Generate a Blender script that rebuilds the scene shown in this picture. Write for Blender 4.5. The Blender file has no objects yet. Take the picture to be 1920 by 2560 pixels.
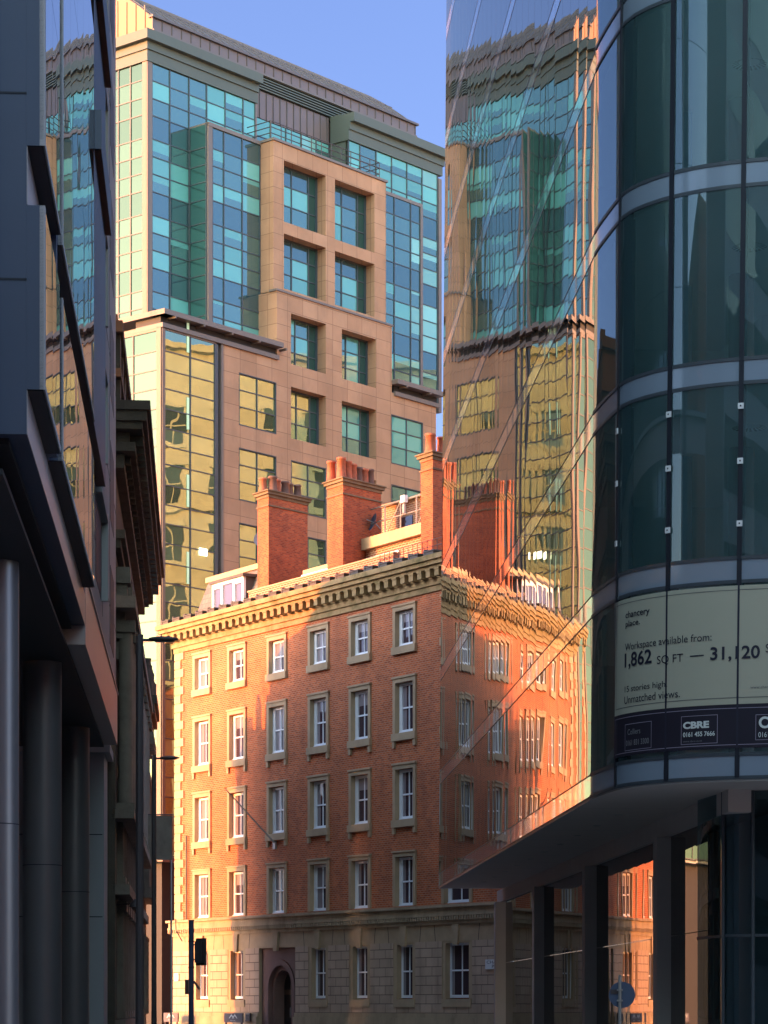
import bpy, math, random
from mathutils import Vector
random.seed(7)
C = bpy.context.scene.collection
R = math.radians
F = 6500.0            # focal length in pixels of the 1920 px wide photograph
HOR = 2514.0          # its horizon row

# ------------------------------------------------------------------ camera
scn = bpy.context.scene
cd = bpy.data.cameras.new("camera"); cam = bpy.data.objects.new("camera", cd); C.objects.link(cam)
cam.location = (0, 0, 1.6); cam.rotation_euler = (R(90), 0, 0)
cd.sensor_fit = 'VERTICAL'; cd.sensor_height = 24; cd.lens = 24 * F / 2560
cd.shift_y = (HOR - 1280) / 2560
cd.clip_start = 0.5; cd.clip_end = 6000
scn.camera = cam
# ------------------------------------------------------------------ sky and sun
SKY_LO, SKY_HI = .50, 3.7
SUN_EL = 8.5
SUN_AZ = -103.0        # clockwise from +Y
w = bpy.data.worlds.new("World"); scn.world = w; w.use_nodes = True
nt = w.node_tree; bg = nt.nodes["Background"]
sky = nt.nodes.new("ShaderNodeTexSky"); sky.sky_type = 'NISHITA'; sky.sun_disc = False
sky.sun_elevation = R(SUN_EL); sky.sun_rotation = R(SUN_AZ % 360)
sky.air_density = 1.0; sky.dust_density = 0.6; sky.ozone_density = 2.0
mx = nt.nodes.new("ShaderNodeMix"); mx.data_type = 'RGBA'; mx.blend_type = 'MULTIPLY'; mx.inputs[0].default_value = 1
# sky gradient added: brighter and warmer to the south, as fill for shaded fronts
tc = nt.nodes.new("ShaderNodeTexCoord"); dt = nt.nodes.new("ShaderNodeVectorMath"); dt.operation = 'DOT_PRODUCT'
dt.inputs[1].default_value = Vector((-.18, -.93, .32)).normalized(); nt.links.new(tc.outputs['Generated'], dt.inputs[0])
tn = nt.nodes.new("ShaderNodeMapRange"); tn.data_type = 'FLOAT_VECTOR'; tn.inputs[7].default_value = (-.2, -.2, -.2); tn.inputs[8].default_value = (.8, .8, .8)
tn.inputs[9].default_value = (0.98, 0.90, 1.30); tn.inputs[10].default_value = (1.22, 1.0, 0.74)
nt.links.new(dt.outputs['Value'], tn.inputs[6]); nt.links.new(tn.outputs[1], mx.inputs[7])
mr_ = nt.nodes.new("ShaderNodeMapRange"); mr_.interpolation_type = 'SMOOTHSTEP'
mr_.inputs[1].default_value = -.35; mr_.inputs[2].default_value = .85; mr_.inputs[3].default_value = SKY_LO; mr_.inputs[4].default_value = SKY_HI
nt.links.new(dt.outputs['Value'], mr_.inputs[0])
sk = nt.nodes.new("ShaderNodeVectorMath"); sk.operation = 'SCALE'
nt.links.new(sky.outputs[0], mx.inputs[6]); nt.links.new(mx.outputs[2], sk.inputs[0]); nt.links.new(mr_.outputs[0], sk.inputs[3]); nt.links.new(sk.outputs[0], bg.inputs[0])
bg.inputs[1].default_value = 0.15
sl = bpy.data.lights.new("sun", 'SUN'); so = bpy.data.objects.new("sun", sl); C.objects.link(so)
sl.energy = 2.6; sl.angle = R(0.9); sl.color = (1.0, 0.28, 0.03)
sdir = Vector((math.sin(R(SUN_AZ)) * math.cos(R(SUN_EL)), math.cos(R(SUN_AZ)) * math.cos(R(SUN_EL)), math.sin(R(SUN_EL))))
so.rotation_euler = (-sdir).to_track_quat('-Z', 'Y').to_euler()
so.location = sdir * 300 + Vector((0, 100, 0))
scn.view_settings.view_transform = 'Standard'; scn.view_settings.look = 'None'
scn.view_settings.exposure = 2.1; scn.view_settings.gamma = 1
scn.cycles.max_bounces = 8; scn.cycles.glossy_bounces = 5; scn.cycles.transparent_max_bounces = 12

# ------------------------------------------------------------------ helpers
class Frame:
    """A vertical plane: s runs to the right seen from outside, o outwards, z up."""
    def __init__(s, p, d):
        L = math.hypot(*d); s.p = p; s.d = (d[0] / L, d[1] / L); s.n = (s.d[1], -s.d[0])
        s.ang = math.atan2(s.d[1], s.d[0])
    def pt(s, a, o=0, z=0):
        return (s.p[0] + a * s.d[0] + o * s.n[0], s.p[1] + a * s.d[1] + o * s.n[1], z)
    def s_at(s, px, o=0):
        k = (px - 960) / F; ax = s.p[0] + o * s.n[0]; ay = s.p[1] + o * s.n[1]
        return (k * ay - ax) / (s.d[0] - k * s.d[1])
    def z_at(s, px, py, o=0):
        return 1.6 + (HOR - py) * s.pt(s.s_at(px, o), o)[1] / F
ID = Frame((0, 0), (1, 0))

wloc = {}
class MB:
    def __init__(s): s.v = []; s.f = []; s.m = []; s.uv = []; s.sm = []
    def poly(s, pts, mat=0, uv=None, smooth=False):
        i = len(s.v); s.v += [tuple(p) for p in pts]
        s.f.append(tuple(range(i, i + len(pts)))); s.m.append(mat); s.uv.append(uv); s.sm.append(smooth)
    def box(s, fr, s0, s1, o0, o1, z0, z1, mat=0, skip=()):
        """o0 < o1; outward face at o1"""
        P = lambda a, o, z: fr.pt(a, o, z)
        if 'f' not in skip: s.poly([P(s0, o1, z0), P(s1, o1, z0), P(s1, o1, z1), P(s0, o1, z1)], mat)
        if 'b' not in skip: s.poly([P(s1, o0, z0), P(s0, o0, z0), P(s0, o0, z1), P(s1, o0, z1)], mat)
        if 'l' not in skip: s.poly([P(s0, o0, z0), P(s0, o1, z0), P(s0, o1, z1), P(s0, o0, z1)], mat)
        if 'r' not in skip: s.poly([P(s1, o1, z0), P(s1, o0, z0), P(s1, o0, z1), P(s1, o1, z1)], mat)
        if 't' not in skip: s.poly([P(s0, o1, z1), P(s1, o1, z1), P(s1, o0, z1), P(s0, o0, z1)], mat)
        if 'd' not in skip: s.poly([P(s0, o0, z0), P(s1, o0, z0), P(s1, o1, z0), P(s0, o1, z0)], mat)
    def quad(s, fr, s0, s1, z0, z1, o=0, mat=0, uv=None):
        s.poly([fr.pt(s0, o, z0), fr.pt(s1, o, z0), fr.pt(s1, o, z1), fr.pt(s0, o, z1)], mat, uv)
    def tube(s, pts, r, n=8, mat=0, cap=True):
        rings = []
        for i, p in enumerate(pts):
            p = Vector(p); a = Vector(pts[max(i - 1, 0)]); b = Vector(pts[min(i + 1, len(pts) - 1)])
            t = (b - a).normalized(); u = t.cross(Vector((0, 0, 1)))
            if u.length < 1e-3: u = Vector((1, 0, 0))
            u.normalize(); v = t.cross(u); rr = r[i] if isinstance(r, (list, tuple)) else r
            rings.append([p + (u * math.cos(2 * math.pi * k / n) + v * math.sin(2 * math.pi * k / n)) * rr for k in range(n)])
        for i in range(len(rings) - 1):
            for k in range(n):
                k2 = (k + 1) % n
                s.poly([rings[i][k], rings[i][k2], rings[i + 1][k2], rings[i + 1][k]], mat, smooth=False)
        if cap:
            s.poly(rings[0][::-1], mat); s.poly(rings[-1], mat)
    def lathe(s, cx, cy, prof, n=16, mat=0):
        for i in range(len(prof) - 1):
            r0, z0 = prof[i]; r1, z1 = prof[i + 1]
            for k in range(n):
                a0 = 2 * math.pi * k / n; a1 = 2 * math.pi * (k + 1) / n
                s.poly([(cx + r0 * math.cos(a0), cy + r0 * math.sin(a0), z0), (cx + r0 * math.cos(a1), cy + r0 * math.sin(a1), z0),
                        (cx + r1 * math.cos(a1), cy + r1 * math.sin(a1), z1), (cx + r1 * math.cos(a0), cy + r1 * math.sin(a0), z1)], mat, smooth=True)
    def prism(s, pts, z0, z1, mat=0, bottom=True):
        n = len(pts)
        for i in range(n):
            a = pts[i]; b = pts[(i + 1) % n]
            s.poly([(a[0], a[1], z0), (b[0], b[1], z0), (b[0], b[1], z1), (a[0], a[1], z1)], mat)
        s.poly([(p[0], p[1], z1) for p in pts], mat)
        if bottom: s.poly([(p[0], p[1], z0) for p in pts[::-1]], mat)
    def build(s, name, mats, parent=None):
        if not isinstance(mats, (list, tuple)): mats = [mats]
        off = wloc.get(parent, Vector((0, 0, 0))) if parent else Vector((0, 0, 0))
        me = bpy.data.meshes.new(name)
        # weld by face groups is not wanted: panes stay islands; smooth surfaces get welded
        vs = s.v; fs = s.f
        if any(s.sm):
            key = {}; nv = []; remap = []
            for v in vs:
                k = (round(v[0], 4), round(v[1], 4), round(v[2], 4))
                if k not in key: key[k] = len(nv); nv.append(v)
                remap.append(key[k])
            fs = [tuple(remap[i] for i in f) for f in fs]; vs = nv
        me.from_pydata([Vector(v) - off for v in vs], [], fs)
        for m in mats: me.materials.append(m)
        uvl = me.uv_layers.new(name="UVMap")
        for p in me.polygons:
            p.material_index = s.m[p.index]; p.use_smooth = s.sm[p.index]
            uv = s.uv[p.index]
            if uv is None:
                n = p.normal
                if abs(n.z) < .8:
                    L = math.hypot(n.x, n.y); tx, ty = -n.y / L, n.x / L
                    for li in p.loop_indices:
                        v = me.vertices[me.loops[li].vertex_index].co + off
                        uvl.data[li].uv = (v.x * tx + v.y * ty, v.z)
                else:
                    for li in p.loop_indices:
                        v = me.vertices[me.loops[li].vertex_index].co + off
                        uvl.data[li].uv = (v.x, v.y)
            else:
                for k, li in enumerate(p.loop_indices): uvl.data[li].uv = uv[k]
        me.validate(); me.update()
        o = bpy.data.objects.new(name, me); C.objects.link(o)
        if parent: o.parent = parent; wloc[o] = off
        return o

def tag(o, label=None, cat=None, group=None, kind=None):
    if label: o["label"] = label
    if cat: o["category"] = cat
    if group: o["group"] = group
    if kind: o["kind"] = kind
    return o
def thing(name, loc, label, cat, group=None, rz=0):
    o = bpy.data.objects.new(name, None); C.objects.link(o); o.location = loc; o.rotation_euler = (0, 0, rz)
    wloc[o] = Vector(loc) if rz == 0 else Vector((0, 0, 0))
    return tag(o, label, cat, group)
def place(proto, parent, fr, s, o, z, scale=None):
    """copy of a part (built in ID frame) and its sub-parts, set on a wall of its thing"""
    c = proto if not proto.get('_used') else proto.copy()
    if c is not proto: C.objects.link(c)
    kids = list(proto.children) if c is not proto else []
    c.parent = parent; c.location = Vector(fr.pt(s, o, z)) - wloc[parent]; c.rotation_euler = (0, 0, fr.ang)
    if scale: c.scale = scale
    for k in kids:
        kk = k.copy(); C.objects.link(kk); kk.parent = c
    if c is proto: proto['_used'] = 1
    elif '_used' in c: del c['_used']
    return c
def copy_tree(o, parent=None, loc=None, rz=None):
    c = o.copy(); C.objects.link(c); c.parent = parent
    if loc is not None: c.location = loc
    if rz is not None: c.rotation_euler = (0, 0, rz)
    for ch in o.children: copy_tree(ch, c)
    return c

# ------------------------------------------------------------------ materials
def mat(name):
    m = bpy.data.materials.new(name); m.use_nodes = True
    return m, m.node_tree, m.node_tree.nodes, m.node_tree.links
def rgb(c): return (c[0], c[1], c[2], 1)
def N(nodes, t, **kw):
    n = nodes.new(t)
    for k, v in kw.items(): setattr(n, k, v)
    return n
def mixc(nodes, links, fac, a, b, mode='MIX'):
    m = N(nodes, "ShaderNodeMix", data_type='RGBA', blend_type=mode)
    for inp, v in ((m.inputs[0], fac), (m.inputs[6], a), (m.inputs[7], b)):
        if hasattr(v, 'links') or isinstance(v, bpy.types.NodeSocket): links.new(v, inp)
        else: inp.default_value = v if not isinstance(v, tuple) or len(v) == 4 else rgb(v)
    return m.outputs[2]
def noise(nodes, links, scale, detail=4, vec=None, rough=.55):
    n = N(nodes, "ShaderNodeTexNoise"); n.inputs['Scale'].default_value = scale; n.inputs['Detail'].default_value = detail
    n.inputs['Roughness'].default_value = rough
    if vec is not None: links.new(vec, n.inputs['Vector'])
    return n
def ramp(nodes, links, src, a, b, ca=(0, 0, 0, 1), cb=(1, 1, 1, 1)):
    r = N(nodes, "ShaderNodeValToRGB"); r.color_ramp.elements[0].position = a; r.color_ramp.elements[1].position = b
    r.color_ramp.elements[0].color = ca; r.color_ramp.elements[1].color = cb
    links.new(src, r.inputs[0]); return r.outputs[0]
def surface(name, col, rough=.7, spec=.3, metal=0, var=.12, vscale=1.5, bump=.0, dirt=None, dirt_amt=.5, dscale=.6, streak=False):
    m, t, n, l = mat(name); b = n["Principled BSDF"]
    pos = N(n, "ShaderNodeNewGeometry").outputs['Position']
    ns = noise(n, l, vscale, 5, pos)
    c = mixc(n, l, ns.outputs[0], rgb([x * (1 - var) for x in col]), rgb([min(1, x * (1 + var)) for x in col]))
    if dirt:
        mp = N(n, "ShaderNodeMapping"); l.new(pos, mp.inputs[0]); mp.inputs['Scale'].default_value = (1, 1, .25) if streak else (1, 1, 1)
        nd = noise(n, l, dscale, 6, mp.outputs[0], .65)
        f = ramp(n, l, nd.outputs[0], .45, .72)
        mm = N(n, "ShaderNodeMath", operation='MULTIPLY'); l.new(f, mm.inputs[0]); mm.inputs[1].default_value = dirt_amt
        c = mixc(n, l, mm.outputs[0], c, rgb(dirt))
    l.new(c, b.inputs['Base Color']); b.inputs['Roughness'].default_value = rough
    b.inputs['Specular IOR Level'].default_value = spec; b.inputs['Metallic'].default_value = metal
    if bump:
        bp = N(n, "ShaderNodeBump"); bp.inputs['Strength'].default_value = bump; bp.inputs['Distance'].default_value = .02
        nb = noise(n, l, vscale * 12, 5, pos); l.new(nb.outputs[0], bp.inputs['Height']); l.new(bp.outputs[0], b.inputs['Normal'])
    return m
def masonry(name, c1, c2, mortar, bw, bh, ms, rough=.85, dirt=None, dirt_amt=.4, var=.25, offset=.5, bump=.4, bias=0.0, squash=1.0):
    m, t, n, l = mat(name); b = n["Principled BSDF"]
    uv = N(n, "ShaderNodeUVMap").outputs[0]; pos = N(n, "ShaderNodeNewGeometry").outputs['Position']
    br = N(n, "ShaderNodeTexBrick"); l.new(uv, br.inputs['Vector']); br.offset = offset; br.squash = squash
    br.inputs['Scale'].default_value = 1; br.inputs['Brick Width'].default_value = bw; br.inputs['Row Height'].default_value = bh
    br.inputs['Mortar Size'].default_value = ms; br.inputs['Mortar Smooth'].default_value = .1; br.inputs['Bias'].default_value = bias
    br.inputs['Color1'].default_value = rgb(c1); br.inputs['Color2'].default_value = rgb(c2); br.inputs['Mortar'].default_value = rgb(mortar)
    n1 = noise(n, l, .5, 6, pos, .6)
    c = mixc(n, l, 1.0, br.outputs[0], ramp(n, l, n1.outputs[0], .25, .8, rgb([1 - var] * 3), rgb([1 + var * .4] * 3)), 'MULTIPLY')
    if dirt:
        mp = N(n, "ShaderNodeMapping"); l.new(pos, mp.inputs[0]); mp.inputs['Scale'].default_value = (1, 1, .35)
        nd = noise(n, l, .9, 7, mp.outputs[0], .65); f = ramp(n, l, nd.outputs[0], .5, .75)
        mm = N(n, "ShaderNodeMath", operation='MULTIPLY'); l.new(f, mm.inputs[0]); mm.inputs[1].default_value = dirt_amt
        c = mixc(n, l, mm.outputs[0], c, rgb(dirt))
    l.new(c, b.inputs['Base Color']); b.inputs['Roughness'].default_value = rough; b.inputs['Specular IOR Level'].default_value = .2
    if bump:
        bp = N(n, "ShaderNodeBump"); bp.inputs['Strength'].default_value = bump; bp.inputs['Distance'].default_value = .02; bp.invert = True
        l.new(br.outputs['Fac'], bp.inputs['Height']); l.new(bp.outputs[0], b.inputs['Normal'])
    return m
def wavy(n, l, amp, scale, tangent=None, pillow=0.0, rnd=True, vpillow=0.0, zstretch=1.0):
    g = N(n, "ShaderNodeNewGeometry")
    v = N(n, "ShaderNodeVectorMath", operation='SCALE'); v.inputs[3].default_value = scale; l.new(g.outputs['Position'], v.inputs[0])
    st = N(n, "ShaderNodeVectorMath", operation='MULTIPLY'); st.inputs[1].default_value = (1, 1, zstretch); l.new(v.outputs[0], st.inputs[0])
    v = st
    out = v.outputs[0]
    if rnd:
        r = N(n, "ShaderNodeMath", operation='MULTIPLY'); r.inputs[1].default_value = 57.0; l.new(g.outputs['Random Per Island'], r.inputs[0])
        a = N(n, "ShaderNodeVectorMath", operation='ADD'); l.new(v.outputs[0], a.inputs[0]); l.new(r.outputs[0], a.inputs[1]); out = a.outputs[0]
    ns = noise(n, l, 1, 1.5, out); sb = N(n, "ShaderNodeVectorMath", operation='SUBTRACT'); l.new(ns.outputs['Color'], sb.inputs[0]); sb.inputs[1].default_value = (.5, .5, .5)
    sc = N(n, "ShaderNodeVectorMath", operation='SCALE'); l.new(sb.outputs[0], sc.inputs[0]); sc.inputs[3].default_value = amp * 2
    ad = N(n, "ShaderNodeVectorMath", operation='ADD'); l.new(g.outputs['Normal'], ad.inputs[0]); l.new(sc.outputs[0], ad.inputs[1])
    cur = ad.outputs[0]
    if tangent:
        sx = N(n, "ShaderNodeSeparateXYZ"); l.new(N(n, "ShaderNodeUVMap").outputs[0], sx.inputs[0])
        for axis, amt, tv in ((0, pillow, tangent), (1, vpillow, (0, 0, 1))):
            if not amt: continue
            m1 = N(n, "ShaderNodeMath", operation='SUBTRACT'); l.new(sx.outputs[axis], m1.inputs[0]); m1.inputs[1].default_value = .5
            m2 = N(n, "ShaderNodeMath", operation='MULTIPLY'); l.new(m1.outputs[0], m2.inputs[0]); m2.inputs[1].default_value = amt
            tt = N(n, "ShaderNodeVectorMath", operation='SCALE'); tt.inputs[0].default_value = tv; l.new(m2.outputs[0], tt.inputs[3])
            a2 = N(n, "ShaderNodeVectorMath", operation='ADD'); l.new(cur, a2.inputs[0]); l.new(tt.outputs[0], a2.inputs[1]); cur = a2.outputs[0]
    nm = N(n, "ShaderNodeVectorMath", operation='NORMALIZE'); l.new(cur, nm.inputs[0])
    return nm.outputs[0]
def glass(name, base, tint, f0, amp=.004, scale=1.2, rough=.0, tangent=None, pillow=0, clear=None, body=None, basevar=0, vpillow=0, zs=1.0):
    """coated glass: dark body (or a see-through tint) under a fresnel reflection"""
    m, t, n, l = mat(name); n.remove(n["Principled BSDF"]); out = n["Material Output"]
    nrm = wavy(n, l, amp, scale, tangent, pillow, True, vpillow, zs)
    gl = N(n, "ShaderNodeBsdfGlossy"); gl.inputs[0].default_value = rgb(tint); gl.inputs['Roughness'].default_value = rough; l.new(nrm, gl.inputs['Normal'])
    if clear:
        bd = N(n, "ShaderNodeBsdfTransparent"); bd.inputs[0].default_value = rgb(clear)
        if body:
            df = N(n, "ShaderNodeBsdfDiffuse"); df.inputs[0].default_value = rgb(body); mb = N(n, "ShaderNodeMixShader"); mb.inputs[0].default_value = .5
            l.new(bd.outputs[0], mb.inputs[1]); l.new(df.outputs[0], mb.inputs[2]); bd = mb
    else:
        bd = N(n, "ShaderNodeBsdfDiffuse"); bd.inputs[0].default_value = rgb(base)
        if basevar:
            g = N(n, "ShaderNodeNewGeometry")
            wn = N(n, "ShaderNodeTexWhiteNoise", noise_dimensions='1D'); l.new(g.outputs['Random Per Island'], wn.inputs['W'])
            c = mixc(n, l, wn.outputs[0], rgb([x * (1 - basevar) for x in base]), rgb([x * (1 + basevar) for x in base]))
            l.new(c, bd.inputs[0])
    fr = N(n, "ShaderNodeFresnel"); fr.inputs[0].default_value = (1 + math.sqrt(f0)) / (1 - math.sqrt(f0))
    ms = N(n, "ShaderNodeMixShader"); l.new(fr.outputs[0], ms.inputs[0]); l.new(bd.outputs[0], ms.inputs[1]); l.new(gl.outputs[0], ms.inputs[2])
    l.new(ms.outputs[0], out.inputs[0])
    return m
def flat(name, col, rough=.6, spec=.3, emit=0):
    m, t, n, l = mat(name); b = n["Principled BSDF"]; b.inputs['Base Color'].default_value = rgb(col); b.inputs['Roughness'].default_value = rough
    b.inputs['Specular IOR Level'].default_value = spec
    if emit: b.inputs['Emission Color'].default_value = rgb(col); b.inputs['Emission Strength'].default_value = emit
    return m

M = {}
M['brick'] = masonry('red_brick', (.65, .155, .046), (.38, .082, .028), (.52, .29, .18), .28, .098, .014, dirt=(.20, .075, .05), dirt_amt=.5, var=.28)
M['stock_brick'] = masonry('pale_brick', (.36, .13, .07), (.27, .09, .05), (.50, .33, .22), .30, .11, .022, var=.2)
M['chimney_brick'] = masonry('chimney_brick', (.56, .125, .045), (.30, .06, .03), (.34, .15, .09), .235, .085, .012, dirt=(.12, .035, .025), dirt_amt=.5, var=.25)
M['stone'] = surface('weathered_sandstone', (.44, .32, .20), .85, .2, var=.14, vscale=2.2, bump=.3, dirt=(.12, .085, .05), dirt_amt=.55, dscale=1.1, streak=True)
M['stone_clean'] = surface('clean_sandstone', (.46, .325, .20), .85, .2, var=.12, vscale=3, bump=.2, dirt=(.22, .15, .09), dirt_amt=.4)
M['cornice_stone'] = surface('mossy_cornice_stone', (.36, .25, .13), .9, .15, var=.2, vscale=2.5, bump=.4, dirt=(.09, .085, .03), dirt_amt=.8, dscale=1.4)
M['rustic'] = masonry('rusticated_stone', (.55, .385, .27), (.49, .345, .24), (.17, .115, .085), .98, .42, .018, dirt=(.16, .10, .07), dirt_amt=.45, var=.15, bump=.8)
M['white_paint'] = surface('white_window_paint', (.80, .80, .82), .45, .4, var=.05)
M['sash_glass'] = glass('sash_window_glass', (.055, .035, .042), (.9, .92, 1), .05, .006, 1.5)
M['curtain_glass'] = glass('curtained_window_glass', (.36, .31, .32), (.9, .92, 1), .05, .006, 1.5, basevar=.5)
M['slate'] = masonry('roof_slate', (.17, .14, .135), (.22, .175, .16), (.09, .07, .07), .35, .28, .012, var=.2, bump=.3)
M['lead'] = surface('dull_lead', (.09, .075, .07), .6, .3, var=.2)
M['pot'] = surface('terracotta_pot', (.42, .115, .06), .75, .3, var=.3, vscale=3, dirt=(.10, .05, .04), dirt_amt=.6, dscale=2)
M['pot_dark'] = surface('sooty_pot', (.17, .085, .065), .8, .3, var=.4, vscale=4, dirt=(.05, .035, .03), dirt_amt=.7, dscale=2)
M['tstone'] = masonry('tan_cladding_stone', (.46, .25, .15), (.40, .21, .125), (.24, .13, .08), 1.35, .9, .018, var=.22, offset=0, bump=.15, dirt=(.25, .14, .09), dirt_amt=.55)
M['tgrey'] = surface('grey_green_metal', (.085, .095, .08), .5, .3, var=.08, vscale=.8, dirt=(.08, .085, .07), dirt_amt=.3)
M['tframe'] = surface('brown_grey_frame', (.15, .115, .10), .5, .4, var=.06)
M['tcorner'] = surface('pinkish_corner_metal', (.15, .10, .08), .5, .4, var=.06)
M['mullion'] = surface('dark_mullion', (.05, .06, .07), .45, .4, var=.05)
M['copper'] = surface('brown_standing_seam', (.13, .095, .092), .45, .45, var=.14, vscale=.9)
M['roofmetal'] = surface('grey_seamed_roof_metal', (.13, .105, .098), .5, .4, var=.12, vscale=.7)
M['seam'] = surface('dark_seam_metal', (.10, .08, .08), .5, .4, var=.1)  # darker metal for roof seams, panel ribs and plant storey
GT = (.46, .66, .54)
M['g_sky'] = glass('blue_office_glass', (.045, .095, .095), GT, .30, .0035, .9)
M['g_spandrel'] = glass('spandrel_glass', (.035, .07, .08), (.38, .52, .46), .30, .002, .7)
M['g_blind'] = glass('glass_over_pale_blind', (.11, .31, .28), GT, .22, .003, .9, basevar=.25)
M['g_half'] = glass('glass_over_white_blind', (.2, .42, .38), GT, .2, .003, .9, basevar=.3)
M['g_dark'] = glass('clear_dark_glass', (.02, .055, .05), (.40, .60, .58), .15, .003, .9)
M['g_warm'] = glass('yellowish_office_glass', (.10, .12, .065), (.62, .78, .52), .34, .009, .5, basevar=.6)
M['g_pale'] = glass('pale_glare_glass', (.05, .085, .065), (.15, .215, .15), .26, .002, .7, basevar=.4)
M['cream_light'] = flat('lit_ceiling_strip', (1, .95, .8), emit=1.2)
M['soffit'] = surface('dull_render_soffit', (.50, .42, .36), .6, .3, var=.06)
M['cap_stone'] = surface('sooty_cap_stone', (.20, .135, .085), .9, .2, var=.3, vscale=3, bump=.3, dirt=(.06, .045, .03), dirt_amt=.6)
M['concrete'] = surface('grey_concrete_column', (.44, .38, .34), .7, .3, var=.12, vscale=1.2, bump=.1)
UM = (.0562, -.9984, 0)
M['mirror'] = glass('mirror_wall_glass', (.02, .03, .03), (.98, 1.0, .97), .40, .0078, .30, tangent=UM, pillow=.0045, vpillow=0, zs=.6)
M['mirror_low'] = glass('ground_floor_glass', (.015, .017, .017), (.80, .78, .76), .22, .0012, .5, tangent=UM, pillow=.003)
m_, t_, n_, l_ = mat('frosted_spandrel'); b_ = n_["Principled BSDF"]
b_.inputs['Base Color'].default_value = (.21, .255, .31, 1); b_.inputs['Roughness'].default_value = .12; b_.inputs['Specular IOR Level'].default_value = .8
l_.new(wavy(n_, l_, .006, .8), b_.inputs['Normal'])
M['spandrel'] = m_
M['cglass'] = glass('curved_dark_glass', (0, 0, 0), (.66, .76, .76), .14, .0012, .5, clear=(.85, .95, .95), body=(.06, .125, .13))
M['cglass_low'] = glass('curved_shop_glass', (0, 0, 0), (.6, .75, .8), .09, .001, .5, clear=(.5, .66, .7), body=(.012, .03, .035))
M['interior'] = surface('office_ceiling', (.70, .72, .70), .9, .1, var=.03)
M['core'] = surface('office_core_wall', (.66, .68, .66), .9, .1, var=.1, vscale=.4)
M['partition'] = surface('blue_partition', (.10, .22, .32), .6, .3, var=.1)
M['banner'] = surface('cream_banner_vinyl', (.40, .375, .28), .7, .2, var=.03)
M['banner_dark'] = surface('dark_banner_vinyl', (.020, .016, .026), .55, .25, var=.1)
M['ink'] = flat('dark_ink', (.02, .02, .035)); M['ink2'] = flat('grey_ink', (.10, .10, .10))
M['white_ink'] = flat('pale_print', (.62, .64, .60)); M['dim_ink'] = flat('faint_print', (.20, .19, .20)); M['line_ink'] = flat('thin_line_print', (.26, .22, .28))
M['navy'] = surface('dark_blue_panel', (.028, .040, .075), .5, .45, var=.16, vscale=.5, dirt=(.045, .05, .07), dirt_amt=.4, dscale=.4, streak=True)
M['joint'] = flat('panel_joint', (.012, .014, .022))
M['lgrey'] = surface('grey_fibre_panel', (.28, .265, .265), .65, .3, var=.08, vscale=.6)
M['fascia'] = surface('metal_fascia', (.32, .27, .26), .38, .5, var=.06, vscale=.6)
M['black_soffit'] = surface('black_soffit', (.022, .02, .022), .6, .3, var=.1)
m_, t_, n_, l_ = mat('frosted_mirror_band'); n_.remove(n_["Principled BSDF"])
_g = N(n_, "ShaderNodeBsdfGlossy"); _g.inputs[0].default_value = (.9, .92, .92, 1); _g.inputs['Roughness'].default_value = .03; l_.new(wavy(n_, l_, .006, .30, UM, .0045), _g.inputs['Normal'])
_d = N(n_, "ShaderNodeBsdfDiffuse"); _d.inputs[0].default_value = (.26, .27, .29, 1); _x = N(n_, "ShaderNodeMixShader"); _x.inputs[0].default_value = .74
l_.new(_d.outputs[0], _x.inputs[1]); l_.new(_g.outputs[0], _x.inputs[2]); l_.new(_x.outputs[0], n_["Material Output"].inputs[0]); M['spandrel_mirror'] = m_
UL = (-.0706, .9975, 0)
M['lmirror'] = glass('left_mirror_glass', (.02, .025, .03), (.92, .93, .95), .34, .0042, .38, tangent=UL, pillow=.003, zs=.7)
M['steel_col'] = surface('brushed_column_cladding', (.15, .135, .135), .33, .5, metal=.35, var=.12, vscale=.7)
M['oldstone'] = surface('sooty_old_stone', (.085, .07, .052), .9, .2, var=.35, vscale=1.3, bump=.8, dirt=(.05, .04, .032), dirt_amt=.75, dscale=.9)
M['oldstone_lit'] = surface('lit_old_stone', (.19, .155, .12), .9, .2, var=.2, vscale=1.3, bump=.6, dirt=(.10, .08, .06), dirt_amt=.6, dscale=1.2)  # lighter copy of the old stone, with light put into its colour
M['palestone'] = surface('pale_grey_stone', (.30, .295, .30), .8, .25, var=.08, vscale=.8)
M['cream_stone'] = masonry('cream_ashlar', (.50, .44, .32), (.44, .39, .28), (.42, .37, .27), 1.1, .5, .02, var=.2)
M['dark_glass'] = glass('old_window_glass', (.02, .022, .024), (.8, .85, .9), .06, .004, 1)
M['black_metal'] = surface('black_painted_metal', (.055, .042, .042), .45, .45, var=.1)
M['navy_metal'] = surface('blue_black_pole_paint', (.05, .07, .125), .4, .45, var=.1)
M['galv'] = surface('galvanised_metal', (.32, .30, .28), .45, .5, metal=.4, var=.1)
M['signback'] = surface('grey_sign_back', (.065, .09, .15), .5, .4, var=.05)
M['asphalt'] = surface('asphalt', (.16, .155, .15), .9, .2, var=.2, vscale=3, bump=.3)
M['paving'] = masonry('paving_slabs', (.36, .34, .32), (.32, .30, .28), (.10, .10, .10), .6, .45, .015, var=.15, bump=.2)
M['white_sign'] = flat('white_sign_face', (.72, .70, .68)); M['lampglass'] = flat('lamp_diffuser', (.4, .38, .35))
M['lit_win'] = flat('lit_room_window', (1.0, .62, .25), emit=.35)
M['lit_lamp'] = flat('lit_lamp_face', (1.0, .86, .62), emit=1.5)
M['wood'] = surface('painted_grey_board', (.14, .12, .13), .6, .3)
M['door'] = surface('black_entrance_door', (.02, .018, .018), .4, .4)
M['redstone'] = surface('plum_entrance_stone', (.22, .125, .10), .85, .2, var=.2, vscale=2, bump=.3)
M['deco'] = surface('rust_metal', (.14, .09, .06), .6, .4)

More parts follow.
